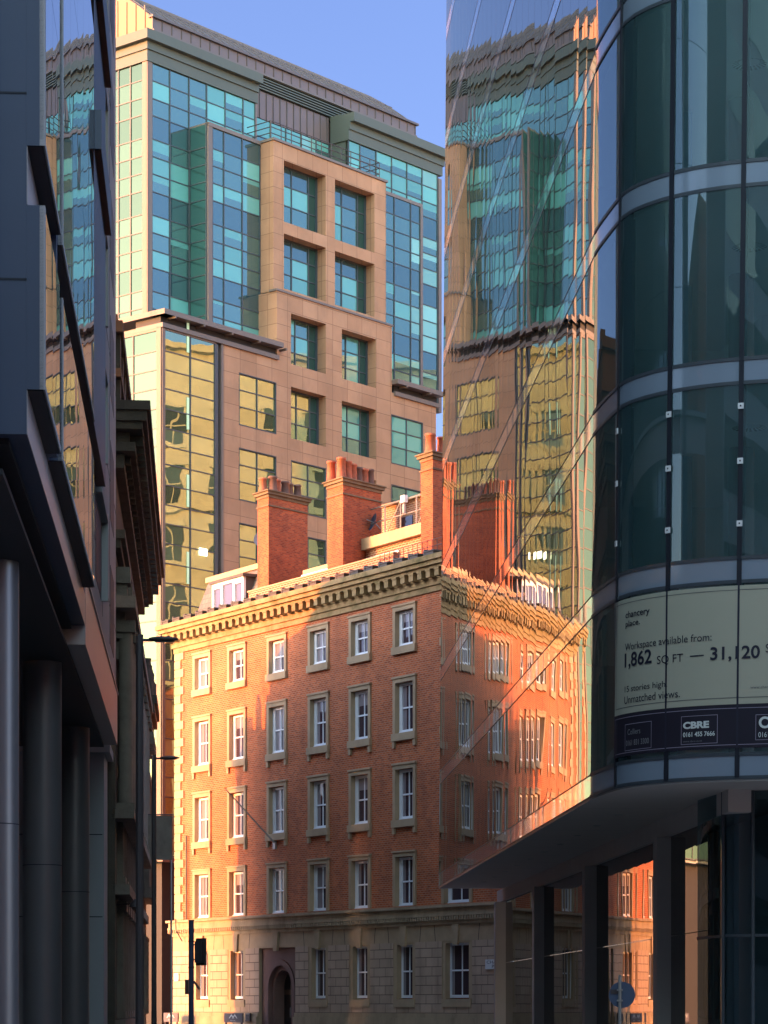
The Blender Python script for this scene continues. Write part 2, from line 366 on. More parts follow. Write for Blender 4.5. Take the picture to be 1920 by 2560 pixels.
# ------------------------------------------------------------------ ground
g = MB(); g.poly([(-3000, -600, 0), (3000, -600, 0), (3000, 5000, 0), (-3000, 5000, 0)]); tag(g.build('ground', M['asphalt']), kind='structure')
g = MB(); g.poly([(-3.2, -40, .004), (5.5, -40, .004), (2.2, 112, .004), (-7.0, 112, .004)]); tag(g.build('road', M['asphalt']), kind='structure')
g = MB(); g.prism([(-60, -30), (-3.4, -30), (-9.4, 84), (-12.0, 133), (-60, 133)], .002, .13); tag(g.build('pavement', M['paving']), kind='structure')
g = MB(); g.prism([(6.0, -30), (80, -30), (80, 104), (1.0, 104)], .002, .13); tag(g.build('pavement', M['paving']), kind='structure')
g = MB(); g.prism([(-14.5, 141), (1.0, 114.5), (7.5, 110.5), (60, 135), (60, 250), (-20, 250)], .002, .13); tag(g.build('pavement', M['paving']), kind='structure')

# ================================================================== BRICK BUILDING
BF = Frame((-11.1, 138.7), (13.63, -21.3))
SB = 30.0
base = BF.pt(14, -6, 0)
bb = thing('brick_building', base, 'red brick building with stone ground floor, white sash windows and tall chimneys', 'building')
cols = [2.97, 6.68, 10.74, 14.75, 18.54, 22.41, 26.7]
rows = [(18.2, 19.82), (14.2, 16.5), (10.2, 12.5), (6.2, 8.45)]
OW = 1.5            # opening width in the brickwork
def wall_grid(m, fr, s0, s1, z0, z1, holes, o=0, mt=0):
    ss = sorted({s0, s1} | {h[0] for h in holes} | {h[1] for h in holes}); zs = sorted({z0, z1} | {h[2] for h in holes} | {h[3] for h in holes})
    ss = [x for x in ss if s0 <= x <= s1]; zs = [x for x in zs if z0 <= x <= z1]
    for i in range(len(ss) - 1):
        for j in range(len(zs) - 1):
            cx, cz = (ss[i] + ss[i + 1]) / 2, (zs[j] + zs[j + 1]) / 2
            if any(h[0] < cx < h[1] and h[2] < cz < h[3] for h in holes): continue
            m.quad(fr, ss[i], ss[i + 1], zs[j], zs[j + 1], o, mt)
holes = []
for ci, c in enumerate(cols):
    wd = OW if ci < 6 else 2.0
    for z0, z1 in rows: holes.append((c - wd / 2, c + wd / 2, z0, z1))
wl = MB()
wall_grid(wl, BF, 0, SB, 6.1, 20.35, holes)
D2 = (.64, .768)
RF = Frame(BF.pt(SB)[:2], (.80, .60))            # side street face to the right
LFb = Frame(BF.pt(0)[:2], (-BF.n[0] * -1, -BF.n[1] * -1))
LFb = Frame((BF.pt(0, -14)[0], BF.pt(0, -14)[1]), BF.n)   # left end wall, seen from outside, ends at the street corner
wl.quad(RF, 0, 16, 6.1, 20.35); wl.quad(LFb, 0, 14, 0, 20.35)
bk = [BF.pt(0, -14), BF.pt(0, 0), BF.pt(SB, 0), RF.pt(16, 0)]
wl.poly([(p[0], p[1], 20.8) for p in bk], 0)
a, b = RF.pt(16, 0), BF.pt(0, -14)
wl.poly([(a[0], a[1], 0), (b[0], b[1], 0), (b[0], b[1], 20.8), (a[0], a[1], 20.8)])
wl.build('brick_wall', M['brick'], bb)
# quoins at the left corner
q = MB(); z = 6.15; k = 0
while z < 20.2:
    wq = .95 if k % 2 == 0 else .62
    q.box(BF, -.05, wq, -.3, .07, z + .02, z + .43, 0); z += .46; k += 1
q.box(BF, -.03, .6, -.25, .035, 6.1, 20.3, 0)
q.build('corner_quoins', M['stone_clean'], bb)
# ground floor
gs = MB()
gcols = [c + .1 for c in cols]; gh = []
for ci, c in enumerate(gcols):
    if ci == 2: continue
    wd = 1.75 if ci < 6 else 2.3
    gh.append((c - wd / 2 - .05, c + wd / 2 + .05, 1.7, 4.5))
dc = gcols[2]
gh.append((dc - 1.75, dc + 1.85, 0, 4.5))
wall_grid(gs, BF, -.12, dc - 1.75, 1.25, 4.5, [h for h in gh if h[1] < dc - 1.75], .12)
gs.poly([BF.pt(-.12, .12, 0), BF.pt(-.12, .12, 4.5), BF.pt(-.12, -3, 4.5), BF.pt(-.12, -3, 0)])
gs.build('rusticated_wall', M['rustic'], bb)
gs = MB(); wall_grid(gs, BF, dc + 1.85, SB + .1, 1.25, 4.5, [h for h in gh if h[0] > dc + 1.85], .12); gs.build('rusticated_wall', M['rustic'], bb)
gs = MB(); gs.quad(RF, 0, 16, 0, 6.1, .1); gs.build('side_stone_wall', M['rustic'], bb)
pl = MB()
for a0, a1 in ((-.25, dc - 1.75), (dc + 1.85, SB + .2)):
    pl.box(BF, a0, a1, -.2, .28, 0, 1.05); pl.box(BF, a0, a1, -.2, .2, 1.05, 1.25)
pl.build('plinth', M['stone'], bb)
rv = MB()   # recess faces of the ground floor openings and voussoirs
for h in gh:
    rv.box(BF, h[0], h[0] + .02, -.5, .118, h[2], h[3]); rv.box(BF, h[1] - .02, h[1], -.5, .118, h[2], h[3]); rv.box(BF, h[0] + .02, h[1] - .02, -.5, .115, h[3] - .02, h[3])
rv.box(BF, -.12, SB + .1, -.2, .12, 4.5, 5.25)
for c in gcols:                      # splayed keystones
    for sx in (-1,):
        p = [BF.pt(c - .17, .22, 4.32), BF.pt(c + .17, .22, 4.32), BF.pt(c + .27, .22, 5.25), BF.pt(c - .27, .22, 5.25)]
        pb = [BF.pt(c - .17, .1, 4.32), BF.pt(c + .17, .1, 4.32), BF.pt(c + .27, .1, 5.25), BF.pt(c - .27, .1, 5.25)]
        rv.poly(p); rv.poly([pb[0], p[0], p[3], pb[3]]); rv.poly([p[1], pb[1], pb[2], p[2]]); rv.poly([pb[0], pb[1], p[1], p[0]])
jn = rv
for i, c in enumerate(gcols):
    for e in (-1, 1):
        if i == 2: continue
        x = c + e * (1.3 if i < 6 else 1.7)
        jn.poly([BF.pt(x - .02, .125, 4.5), BF.pt(x + .02, .125, 4.5), BF.pt(x + .02 + e * .1, .125, 5.24), BF.pt(x - .02 + e * .1, .125, 5.24)], 1)
rv.build('lintel_band', [M['stone_clean'], M['joint']], bb)
sc = MB()
def course(m, prof, ends=.0):
    for (o, z0, z1) in prof:
        m.box(BF, -o - ends, SB + o, -.2, o, z0, z1)
        m.box(RF, o * .2, 16, -.2, o, z0, z1 - .001)
        m.box(LFb, 8, 14 + o - .003, -.2, o - .002, z0 + .001, z1 - .002)
course(sc, [(.20, 5.25, 5.38), (.34, 5.62, 5.72), (.30, 5.72, 6.0), (.42, 6.0, 6.12)])
sc.build('string_course', M['stone'], bb)
dn = MB(); s = -.3
dn.box(BF, -.25, SB + .2, -.2, .22, 5.38, 5.62)
while s < SB + .2:
    dn.box(BF, s, s + .11, .2, .33, 5.44, 5.62); s += .2
dn.build('dentil_course', M['stone'], bb)
co = MB()
course(co, [(.10, 20.35, 20.62), (.18, 20.62, 20.9), (.55, 21.28, 21.42), (.70, 21.42, 21.62), (.82, 21.62, 21.85)])
co.box(BF, -.25, SB + .2, -.2, .22, 20.9, 21.28)
co.build('cornice', M['cornice_stone'], bb)
for k in range(int(SB / .70)):            # modillions under the cornice
    if k == 0:
        mo = MB(); mo.box(ID, -.17, .17, 0, .34, 0, .28); mo.box(ID, -.20, .20, 0, .37, .28, .36); modp = mo.build('modillion', M['cornice_stone'])
    place(modp, bb, BF, -.1 + k * .70, .2, 20.92)
# windows
def make_window(wd, h, brackets, sill, var=0):
    """pane + sashes + stone surround; local x to the right, z up from the opening's foot, outward = -y"""
    I = ID; ri = -.19
    ov = wd / 2; sw = wd / 2 - .10       # sash half width
    p = MB()
    L_, R_ = -sw + .1, sw - .1; cl = (.34, .2, .5, .08, .26)[var]; cr = (.0, .22, .12, .0, .3)[var]; bl = (1, 1, .55, .72, 1)[var]
    p.quad(I, L_, L_ + cl, .12, h - .1, ri - .03, 1); p.quad(I, R_ - cr - .001, R_, .12, h - .1, ri - .03, 1)
    zb_ = .12 + (h - .22) * bl
    p.quad(I, L_ + cl, R_ - cr - .001, .12, zb_, ri - .035, 0)
    if bl < 1: p.quad(I, L_ + cl, R_ - cr - .001, zb_, h - .1, ri - .032, 1)
    pane = p.build('window', [M['sash_glass'], M['curtain_glass']])
    f = MB()
    f.box(I, -ov, -sw + .13, ri - .08, ri + .03, 0, h); f.box(I, sw - .13, ov, ri - .08, ri + .03, 0, h)
    f.box(I, -sw + .10, sw - .10, ri - .08, ri + .029, h - .12, h); f.box(I, -sw + .10, sw - .10, ri - .08, ri + .06, 0, .14)
    f.box(I, -sw + .10, sw - .10, ri - .06, ri + .02, h / 2 - .03, h / 2 + .04)
    for a, b in ((.14, h / 2 - .03), (h / 2 + .04, h - .12)): f.box(I, .02, .06, ri - .05, ri + .01, a, b)
    f.box(I, -sw, sw, ri + .03, ri + .12, -.0, .06)
    fo = f.build('sash_frame', M['white_paint']); fo.parent = pane
    s_ = MB(); t = .21; pr = .08
    s_.box(I, -ov - t, -ov, -.34, pr, -.0 if not sill else -.02, h + .02); s_.box(I, ov, ov + t, -.34, pr, -.0 if not sill else -.02, h + .02)
    s_.box(I, -ov - t, ov + t, -.34, pr + .003, h + .02, h + .28)
    s_.box(I, -ov - t - .05, ov + t + .05, 0, pr + .05, h + .22, h + .30)
    if sill:
        s_.box(I, -ov - t - .04, ov + t + .04, -.34, pr + .07, -.36, -.02)
    if brackets:
        for e in (-1, 1): s_.box(I, e * (ov + .13) - .1, e * (ov + .13) + .1, 0, pr + .03, -.66, -.36)
    so_ = s_.build('stone_surround', M['stone_clean']); so_.parent = pane
    return pane
WV = {}
wr = random.Random(11)
for r, (z0, z1) in enumerate(rows):
    for ci, c in enumerate(cols):
        rr = 1 if r == 2 else r; big = ci == 6; v = wr.choice((0, 0, 1, 2, 3, 4))
        if (rr, big, v) not in WV: WV[(rr, big, v)] = make_window(2.0 if big else OW, rows[rr][1] - rows[rr][0], rr == 1, rr < 3, v)
        place(WV[(rr, big, v)], bb, BF, c, 0, z0)
# ground floor windows
def make_gwindow(wd, h):
    I = ID; ri = -.30; ov = wd / 2; sw = ov - .22
    p = MB(); p.quad(I, -sw + .09, -sw + .3, .1, h - .1, ri - .03, 1); p.quad(I, -sw + .3, sw - .09, .1, h - .1, ri - .03, 0)
    pane = p.build('window', [M['sash_glass'], M['curtain_glass']])
    f = MB()
    f.box(I, -sw, -sw + .09, ri - .08, ri + .03, 0, h); f.box(I, sw - .09, sw, ri - .08, ri + .03, 0, h)
    f.box(I, -sw + .09, sw - .09, ri - .08, ri + .029, h - .1, h); f.box(I, -sw + .09, sw - .09, ri - .08, ri + .05, 0, .13)
    f.box(I, -sw + .09, sw - .09, ri - .06, ri + .02, h / 2 - .03, h / 2 + .04)
    for a, b in ((.13, h / 2 - .03), (h / 2 + .04, h - .1)): f.box(I, -.02, .02, ri - .05, ri + .01, a, b)
    fo = f.build('sash_frame', M['white_paint']); fo.parent = pane
    s_ = MB()
    s_.box(I, -ov, -sw, -.5, -.02, -.05, h + .0); s_.box(I, sw, ov, -.5, -.02, -.05, h)
    s_.box(I, -ov, ov, -.5, -.018, h, h + .25); s_.box(I, -ov, ov, -.5, .05, -.42, -.05)
    so_ = s_.build('stone_surround', M['stone_clean']); so_.parent = pane
    return pane
G1 = make_gwindow(1.75, 2.45); G2 = make_gwindow(2.3, 2.45)
for ci, c in enumerate(gcols):
    if ci != 2: place(G1 if ci < 6 else G2, bb, BF, c, .12, 1.95)
# entrance
en = MB(); R0, R1, zc = .92, 1.3, 2.45; n = 14
xs = dc + .12
def arc_pts(r): return [(xs + r * math.cos(math.pi * k / n), zc + r * math.sin(math.pi * k / n)) for k in range(n + 1)]
for (ri_, ro_, ou, oi) in ((1.15, 1.45, .0, -.35), (.92, 1.15, -.2, -.8)):
    pa, pb_ = arc_pts(ri_), arc_pts(ro_)
    for k in range(n):
        en.poly([BF.pt(pa[k][0], ou, pa[k][1]), BF.pt(pb_[k][0], ou, pb_[k][1]), BF.pt(pb_[k + 1][0], ou, pb_[k + 1][1]), BF.pt(pa[k + 1][0], ou, pa[k + 1][1])])
        en.poly([BF.pt(pa[k][0], ou, pa[k][1]), BF.pt(pa[k + 1][0], ou, pa[k + 1][1]), BF.pt(pa[k + 1][0], oi, pa[k + 1][1]), BF.pt(pa[k][0], oi, pa[k][1])])
    for e in (-1, 1):
        en.box(BF, xs + min(e * ri_, e * ro_), xs + max(e * ri_, e * ro_), oi, ou, 0, zc)
for k in range(n):                       # spandrels of the arch
    p = arc_pts(1.45)[k]; p2 = arc_pts(1.45)[k + 1]
    en.poly([BF.pt(p[0], -.05, p[1]), BF.pt(p[0], -.05, 4.5), BF.pt(p2[0], -.05, 4.5), BF.pt(p2[0], -.05, p2[1])])
for e0, e1 in ((dc - 1.75, xs - 1.45), (xs + 1.45, dc + 1.85)): en.box(BF, e0, e1, -.3, -.05, 0, 4.5)
en.build('entrance_arch', M['redstone'], bb)
d = MB(); d.box(BF, xs - .95, xs + .95, -.95, -.82, 0, 3.5); d.box(BF, xs - .05, xs + .05, -.82, -.78, 0, 2.3)
do = d.build('door', M['door'], bb)
d = MB(); d.tube([BF.pt(xs - .2, -.74, 1.0), BF.pt(xs - .2, -.74, 1.5)], .03, 8); d.build('door_handle', M['galv'], do)
d = MB(); d.box(BF, xs - .9, xs + .9, -.82, -.79, 2.15, 2.4); d.build('door_transom', M['deco'], do)
# roof: mansard, parapet, penthouses
mr = MB()
def lean(m, fr, s0, s1, z0, z1, o0, o1, cut=.0, mt=0):
    m.poly([fr.pt(s0, o0, z0), fr.pt(s1, o0, z0), fr.pt(s1, o1, z1), fr.pt(s0 + cut, o1, z1)], mt)
lean(mr, BF, .4, 6.9, 21.5, 24.2, -.6, -1.5, .5)
mr.poly([BF.pt(.4, -6, 21.5), BF.pt(.4, -.6, 21.5), BF.pt(.9, -1.5, 24.2), BF.pt(.9, -6, 24.2)])
mr.poly([BF.pt(.9, -1.5, 24.2), BF.pt(6.9, -1.5, 24.2), BF.pt(6.9, -6, 24.2), BF.pt(.9, -6, 24.2)])
mr.build('mansard_roof', M['slate'], bb)
mr = MB(); mr.box(BF, .75, 6.95, -1.8, -1.38, 24.15, 24.42); mr.build('roof_edge', M['stone_clean'], bb)
q0, q1 = BF.s_at(530, -.6), BF.s_at(608, -.6)
dm = MB(); dm.box(BF, q0, q1, -1.6, -.66, 22.0, 23.7, 0, skip=('f',)); dm.box(BF, q0 - .12, q1 + .15, -1.7, -.5, 23.7, 23.85); dmo = dm.build('dormer', M['lead'], bb)
qa = (q1 - q0) / 3
dm = MB(); dm.box(BF, q0, q1, -.74, -.60, 23.55, 23.7); dm.box(BF, q0, q1, -.74, -.60, 22.0, 22.2)
for x_ in (q0, q0 + qa - .16, q0 + 2 * qa + .02, q1 - .14): dm.box(BF, x_, x_ + .16, -.74, -.598, 22.0, 23.7)
for x0_, x1_ in ((q0, q0 + qa), (q0 + 2 * qa, q1)): dm.box(BF, x0_ + .16, x1_ - .14, -.73, -.61, 23.42, 23.55); dm.box(BF, x0_ + .16, x1_ - .14, -.73, -.61, 22.2, 22.34)
dm.build('dormer_window_frame', M['white_paint'], dmo)
dm = MB(); dm.quad(BF, q0, q1, 22.1, 23.6, -.68); dm.build('dormer_glass', glass('dormer_glazing', (.13, .12, .17), (.9, .92, 1), .10, .003), dmo)
pa = MB(); pa.box(BF, 6.6, 20.3, -1.05, -.7, 20.9, 22.82); pa.build('parapet_wall', M['stock_brick'], bb)
pa = MB(); pa.box(BF, 6.5, 20.35, -1.1, -.66, 22.82, 22.89); pa.build('parapet_coping', M['stone_clean'], bb)
for k in range(21):                     # lead covered blocks standing along the cornice
    if k == 0:
        mo = MB(); mo.box(ID, -.33, .33, -.35, .3, 0, .2); mo.box(ID, -.42, -.30, -.35, .32, .0, .34); mo.box(ID, -.42, .42, -.38, .34, .2, .26); blk = mo.build('gutter_block', M['lead'])
    place(blk, bb, BF, -.2 + k * 1.27, .25, 21.86)
def bxp(name, mt, args):
    m = MB()
    for a in args: m.box(BF, *a)
    return m.build(name, mt, bb)
bxp('roof_cabin', M['stock_brick'], [(BF.s_at(905, -2.6), 22.0, -7.5, -2.6, 21, 23.9)])
bxp('cabin_roof_edge', M['stone_clean'], [(BF.s_at(897, -2.3), 22.1, -7.6, -2.3, 23.9, 24.45)])
bxp('upper_cabin', M['stock_brick'], [(BF.s_at(955, -5.2), 24.0, -9.5, -5.2, 24.3, BF.z_at(955, 1272, -5.2))])
bxp('upper_cabin_edge', M['stone_clean'], [(BF.s_at(952, -5.0), 24.1, -9.6, -5.0, BF.z_at(955, 1272, -5.2), BF.z_at(955, 1266, -5.2))])
q0, q1 = BF.s_at(903, -2.5), BF.s_at(996, -2.5)
cw = bxp('cabin_window', M['white_paint'], [(q0, q1, -2.6, -2.5, 23.3, 23.5)] + [(x_, x_ + .16, -2.6, -2.5, 22.3, 23.3) for x_ in (q0, (q0 + q1) / 2, q1 - .16)])
m = MB(); m.quad(BF, q0, q1, 22.3, 23.4, -2.56); m.build('cabin_window_pane', M['curtain_glass'], cw)
bxp('cabin_door', M['sash_glass'], [(BF.s_at(1003, -5.2), BF.s_at(1033, -5.2), -5.2, -5.15, 24.4, 25.9)])
bxp('small_roof_cabin', M['stone_clean'], [(BF.s_at(760, -2.2), BF.s_at(830, -2.2), -5.5, -2.2, 21, 23.0), (BF.s_at(757, -2), BF.s_at(835, -2), -5.6, -2.0, 23.3, 23.6)])
bxp('awning', M['white_paint'], [(BF.s_at(757, -1.8), BF.s_at(830, -1.8), -2.1, -1.7, 22.95, 23.28)])
rl = MB()
for z in (25.3, 26.0): rl.tube([BF.pt(13.0, -3.0, z), BF.pt(20.5, -3.0, z)], .035, 6)
for k in range(6): rl.tube([BF.pt(13.2 + k * 1.4, -3.0, 24.45), BF.pt(13.2 + k * 1.4, -3.0, 26.0)], .035, 6)
for k in (0, 2, 4): rl.tube([BF.pt(13.2 + k * 1.4, -3.0, 24.5), BF.pt(14.6 + k * 1.4, -3.0, 26.0)], .03, 6)
rl.tube([BF.pt(11.6, -2.6, 25.2), BF.pt(14.0, -2.6, 25.2)], .03, 6)
rl.build('roof_railing', M['galv'], bb)
rl = MB()
for z in (22.1, 22.4, 22.7): rl.tube([BF.pt(20.4, .1, z), BF.pt(SB, .1, z)], .02, 5)
for k in range(24): rl.tube([BF.pt(20.4 + k * .4, .1, 21.85), BF.pt(20.4 + k * .4, .1, 22.7)], .018, 5)
rl.build('cornice_railing', M['black_metal'], bb)
# chimneys
def chimney(sa, sb, wide, zb, zt, pots, o=-1.0, rnd=0):
    p0 = BF.pt(sb, o)[:2]; wf = Frame(p0, D2); nl = sb - sa
    A = Vector(BF.pt(sa, o)[:2]); B_ = Vector(p0); D = Vector(wf.d)
    def ring(e):  # parallelogram grown by e
        u = (B_ - A).normalized(); q0 = A - u * e - D * e; q1 = B_ + u * e - D * e; q2 = B_ + u * e + D * (wide + e); q3 = A - u * e + D * (wide + e)
        return [tuple(q0), tuple(q1), tuple(q2), tuple(q3)][::1]
    m = MB(); m.prism(ring(0), zb, zt - .35)
    st = m.build('chimney', M['chimney_brick'], bb)
    m = MB(); m.prism(ring(.06), zt - .8, zt - .72); m.prism(ring(.05), zt - .35, zt - .2); m.prism(ring(.16), zt - .2, zt - .06); m.prism(ring(.24), zt - .06, zt)
    m.build('chimney_cap', M['cap_stone'], st)
    mid = (A + B_) / 2
    for k, (fr_, off, h, r, dk) in enumerate(pots):
        c = mid + D * (fr_ * wide) + (B_ - A) * off
        m = MB(); z0 = zt + .0
        m.lathe(c.x, c.y, [(r * 1.15, z0), (r * 1.1, z0 + .12), (r, z0 + .2), (r * .86, z0 + h - .12), (r * 1.02, z0 + h - .1), (r * 1.02, z0 + h), (r * .7, z0 + h), (r * .6, z0 + h - .3)], 14)
        m.build('chimney_pot', M['pot_dark'] if dk else M['pot'], st)
    return st
chimney(7.0, 8.13, 3.0, 20.5, 27.85, [(.04, -.15, .75, .2, 0), (.2, .15, .85, .24, 1), (.37, -.05, .8, .2, 0), (.53, .1, .75, .21, 1), (.69, -.05, .75, .2, 1), (.85, .1, .72, .2, 1)])
chimney(13.88, 15.34, 2.88, 20.5, 27.25, [(.02, -.3, 1.0, .22, 0), (.1, .15, 1.1, .24, 0), (.27, .15, 1.0, .21, 0), (.43, .1, .95, .2, 0), (.58, .1, .85, .19, 1), (.73, .1, .85, .2, 0), (.88, .1, .9, .2, 1)])
chimney(22.2, 23.2, 2.3, 20.5, 27.1, [(.12, 0, .95, .25, 0), (.42, .1, .9, .2, 0), (.68, 0, .85, .2, 0), (.9, 0, .85, .2, 1)])
chimney(26.5, 27.5, 2.2, 20.5, 27.4, [(.15, 0, .9, .22, 0), (.5, 0, .85, .2, 0), (.82, 0, .85, .2, 0)], o=-6)
# small things fixed to the brick building
def flagpole():
    a = Vector(BF.pt(BF.s_at(689, 0), 0.0, BF.z_at(689, 2110, 0)))
    t = thing('flagpole', tuple(a), 'thin bare flagpole slanting out from the brick wall under a third floor window', 'flagpole')
    o_ = 3.1; b = Vector(BF.pt(BF.s_at(564, o_), o_, BF.z_at(564, 1973, o_)))
    m = MB(); m.tube([a, b], [.042, .026], 8); m.build('pole', M['lampglass'], t)
    m = MB(); m.lathe(b.x, b.y, [(.0, b.z - .02), (.07, b.z + .03), (.07, b.z + .08), (0, b.z + .14)], 10); m.build('finial', M['deco'], t)
    m = MB(); s_ = BF.s_at(689, 0); m.box(BF, s_ - .12, s_ + .12, 0, .1, a.z - .25, a.z + .15); m.build('bracket', M['galv'], t)
flagpole()
dp = MB(); dp.tube([BF.pt(1.42, .12, 6.15), BF.pt(1.42, .12, 10.6)], .05, 8); dp.tube([BF.pt(.9, .5, 6.2), BF.pt(.85, .45, 5.6), BF.pt(1.25, .3, 5.0)], .03, 6)
dp.build('drainpipe', M['black_metal'], bb)
def dish(loc, r, aim, label):
    t = thing('satellite_dish', loc, label, 'satellite dish')
    m = MB(); aim = Vector(aim).normalized(); u = aim.cross(Vector((0, 0, 1))).normalized(); v = aim.cross(u); c = Vector(loc)
    prev = None
    for i in range(5):
        rr = r * i / 4; ring = [c + aim * (rr * rr * .6) + (u * math.cos(a * math.pi / 8) + v * math.sin(a * math.pi / 8)) * rr for a in range(16)]
        if prev:
            for k in range(16): m.poly([prev[k], prev[(k + 1) % 16], ring[(k + 1) % 16], ring[k]], smooth=True)
        prev = ring
    m.build('reflector', M['signback'], t)
    m = MB(); m.tube([c, c + aim * .45 - v * .0], .02, 6); m.tube([c, c - aim * .3 + Vector((0, 0, -.2))], .03, 6); m.build('arm', M['galv'], t)
dish(BF.pt(6.75, -1.4, 25.6), .42, (-.4, -1, .25), 'small round grey satellite dish at the left side of the leftmost chimney')
dish(tuple(Vector(BF.pt(BF.s_at(937, -3), -3, 25.3))), .45, (-.9, -.3, .3), 'grey satellite dish between the middle chimney and the roof railing')
t = thing('roof_lamp', BF.pt(17.9, -2.95, 25.9), 'cream box lamp on the rooftop railing between two chimneys', 'lamp')
m = MB(); m.box(BF, 17.75, 18.1, -2.95, -2.75, 25.8, 26.15); m.build('lamp_box', M['white_sign'], t); m = MB(); m.box(BF, 17.85, 18.0, -2.9, -2.8, 25.3, 25.75); m.build('lamp_stem', M['galv'], t)

def text_mesh(body, x0, x1, z0, z1, fn, mt, name, parent, stretch=True, sub=0.12, bold=0):
    """flat lettering; fn(x, z) maps sheet coordinates to the world"""
    cu = bpy.data.curves.new('t', 'FONT'); cu.body = body; cu.size = 1; cu.offset = bold; cu.fill_mode = 'FRONT'; cu.resolution_u = 4
    ob = bpy.data.objects.new('t', cu); C.objects.link(ob)
    dg = bpy.context.evaluated_depsgraph_get(); me = ob.evaluated_get(dg).to_mesh()
    vs = [v.co.copy() for v in me.vertices]; fs = [tuple(p.vertices) for p in me.polygons]
    ob.evaluated_get(dg).to_mesh_clear(); bpy.data.objects.remove(ob); bpy.data.curves.remove(cu)
    ax, bx = min(v.x for v in vs), max(v.x for v in vs); az, bz = min(v.y for v in vs), max(v.y for v in vs)
    m = MB()
    for f in fs:
        m.poly([fn(x0 + (vs[i].x - ax) / (bx - ax) * (x1 - x0), z0 + (vs[i].y - az) / (bz - az) * (z1 - z0)) for i in f])
    return m.build(name, mt, parent)
def wall_sign(label, s0, s1, o, z0, z1, lines, face, ink, cat='sign', name='sign'):
    t = thing(name, BF.pt((s0 + s1) / 2, o, z0), label, cat)
    m = MB(); m.box(BF, s0, s1, o - .06, o, z0, z1); m.build('board', face, t)
    for (txt, a0, a1, b0, b1) in lines:
        text_mesh(txt, s0 + (s1 - s0) * a0, s0 + (s1 - s0) * a1, z0 + (z1 - z0) * b0, z0 + (z1 - z0) * b1, lambda x, z: BF.pt(x, o + .006, z), ink, 'lettering', t)
    return t
s_n = BF.s_at(1213, .2)
wall_sign('white street name plate on the stone wall beside the first glass building column', s_n, s_n + 2.1, .2, 3.2, 3.62, [('CHANCERY', .06, .94, .56, .88), ('PLACE', .25, .75, .12, .44)], M['white_sign'], M['ink'])
wall_sign('small pale notice plate on the lit stone near the left corner', .15, .62, .19, 2.9, 3.3, [('NOTICE', .15, .85, .6, .75), ('AHEAD', .15, .85, .3, .45)], M['white_sign'], M['dim_ink'])
def chevron_board(s0, s1, o, label, txt, z0=.75, z1=1.22):
    t = thing('notice_board', BF.pt((s0 + s1) / 2, o, 0), label, 'sign board')
    m = MB(); m.box(BF, s0, s1, o - .08, o, z0, z1); m.build('board', M['wood'], t)
    c = (s0 + s1) / 2; zz = z0 + (z1 - z0) * .5; h = (z1 - z0) * .42; wv = .13
    m = MB()
    for i in (-1, 1):
        cx = c + i * .17
        for e in (-1, 1):
            m.poly([BF.pt(cx, o + .006, zz + h), BF.pt(cx, o + .006, zz + h - .11), BF.pt(cx + e * .2, o + .006, zz - .03), BF.pt(cx + e * .2 + e * .08, o + .006, zz - .03)])
    m.build('chevron_mark', M['white_ink'], t)
    text_mesh(txt, c - .28, c + .28, z0 + .06, z0 + .12, lambda x, z: BF.pt(x, o + .006, z), M['white_ink'], 'lettering', t)
    m = MB(); m.box(BF, s0 + .1, s0 + .18, o - .07, o - .01, 0, z0); m.box(BF, s1 - .18, s1 - .1, o - .07, o - .01, 0, z0); m.build('post', M['black_metal'], t)
chevron_board(BF.s_at(560, 1.2), BF.s_at(606, 1.2), 1.2, 'dark notice board with a white zigzag mark left of the arched entrance', 'METAL')
chevron_board(BF.s_at(409, 1.2), BF.s_at(444, 1.2), 1.2, 'dark notice board with white chevrons at the far left corner of the brick building', 'TATTLE')
t = thing('menu_case', BF.pt(8.3, .3, .8), 'small dark wall case on the plinth beside the arched entrance', 'wall case')
m = MB(); m.box(BF, 8.15, 8.6, .28, .38, .8, 1.22); m.build('case', M['black_metal'], t); m = MB(); m.quad(BF, 8.22, 8.53, .88, 1.15, .384); m.build('pane', M['dark_glass'], t)

# ================================================================== OFFICE TOWER
TF = Frame((-13.44, 147.6), (.64, .768))
TL = Frame((-13.44, 147.6), (.768, -.64))        # left face, s negative away from the corner
tw = thing('office_tower', (-2, 165, 0), 'tall office tower with teal glass, tan stone window grid and curved metal roof', 'office tower')
FL = 4.33
SR = 26.65
core = MB()
core.prism([TF.pt(.1, -.25)[:2], TF.pt(SR - .1, -.25)[:2], TF.pt(SR - .1, -18)[:2], TF.pt(.1, -18)[:2]][::1], 8, 52.2)
for c0, c1 in ((.1, 9.05), (17.55, SR - .1)): core.prism([TF.pt(c0, -.25)[:2], TF.pt(c1, -.25)[:2], TF.pt(c1, -18)[:2], TF.pt(c0, -18)[:2]][::1], 52.2, 55.3)
core.build('tower_body', M['tgrey'], tw)
def pane_kind(z, fl_pos):
    """rows of one storey: three panes then a spandrel"""
    return 'sp' if fl_pos == 3 else 'v'
GM = [M['g_sky'], M['g_spandrel'], M['g_blind'], M['g_half'], M['g_dark'], M['mullion'], M['g_warm'], M['g_pale'], M['tcorner'], M['cream_light']]
def storey_rows(ztop_list):
    return ztop_list
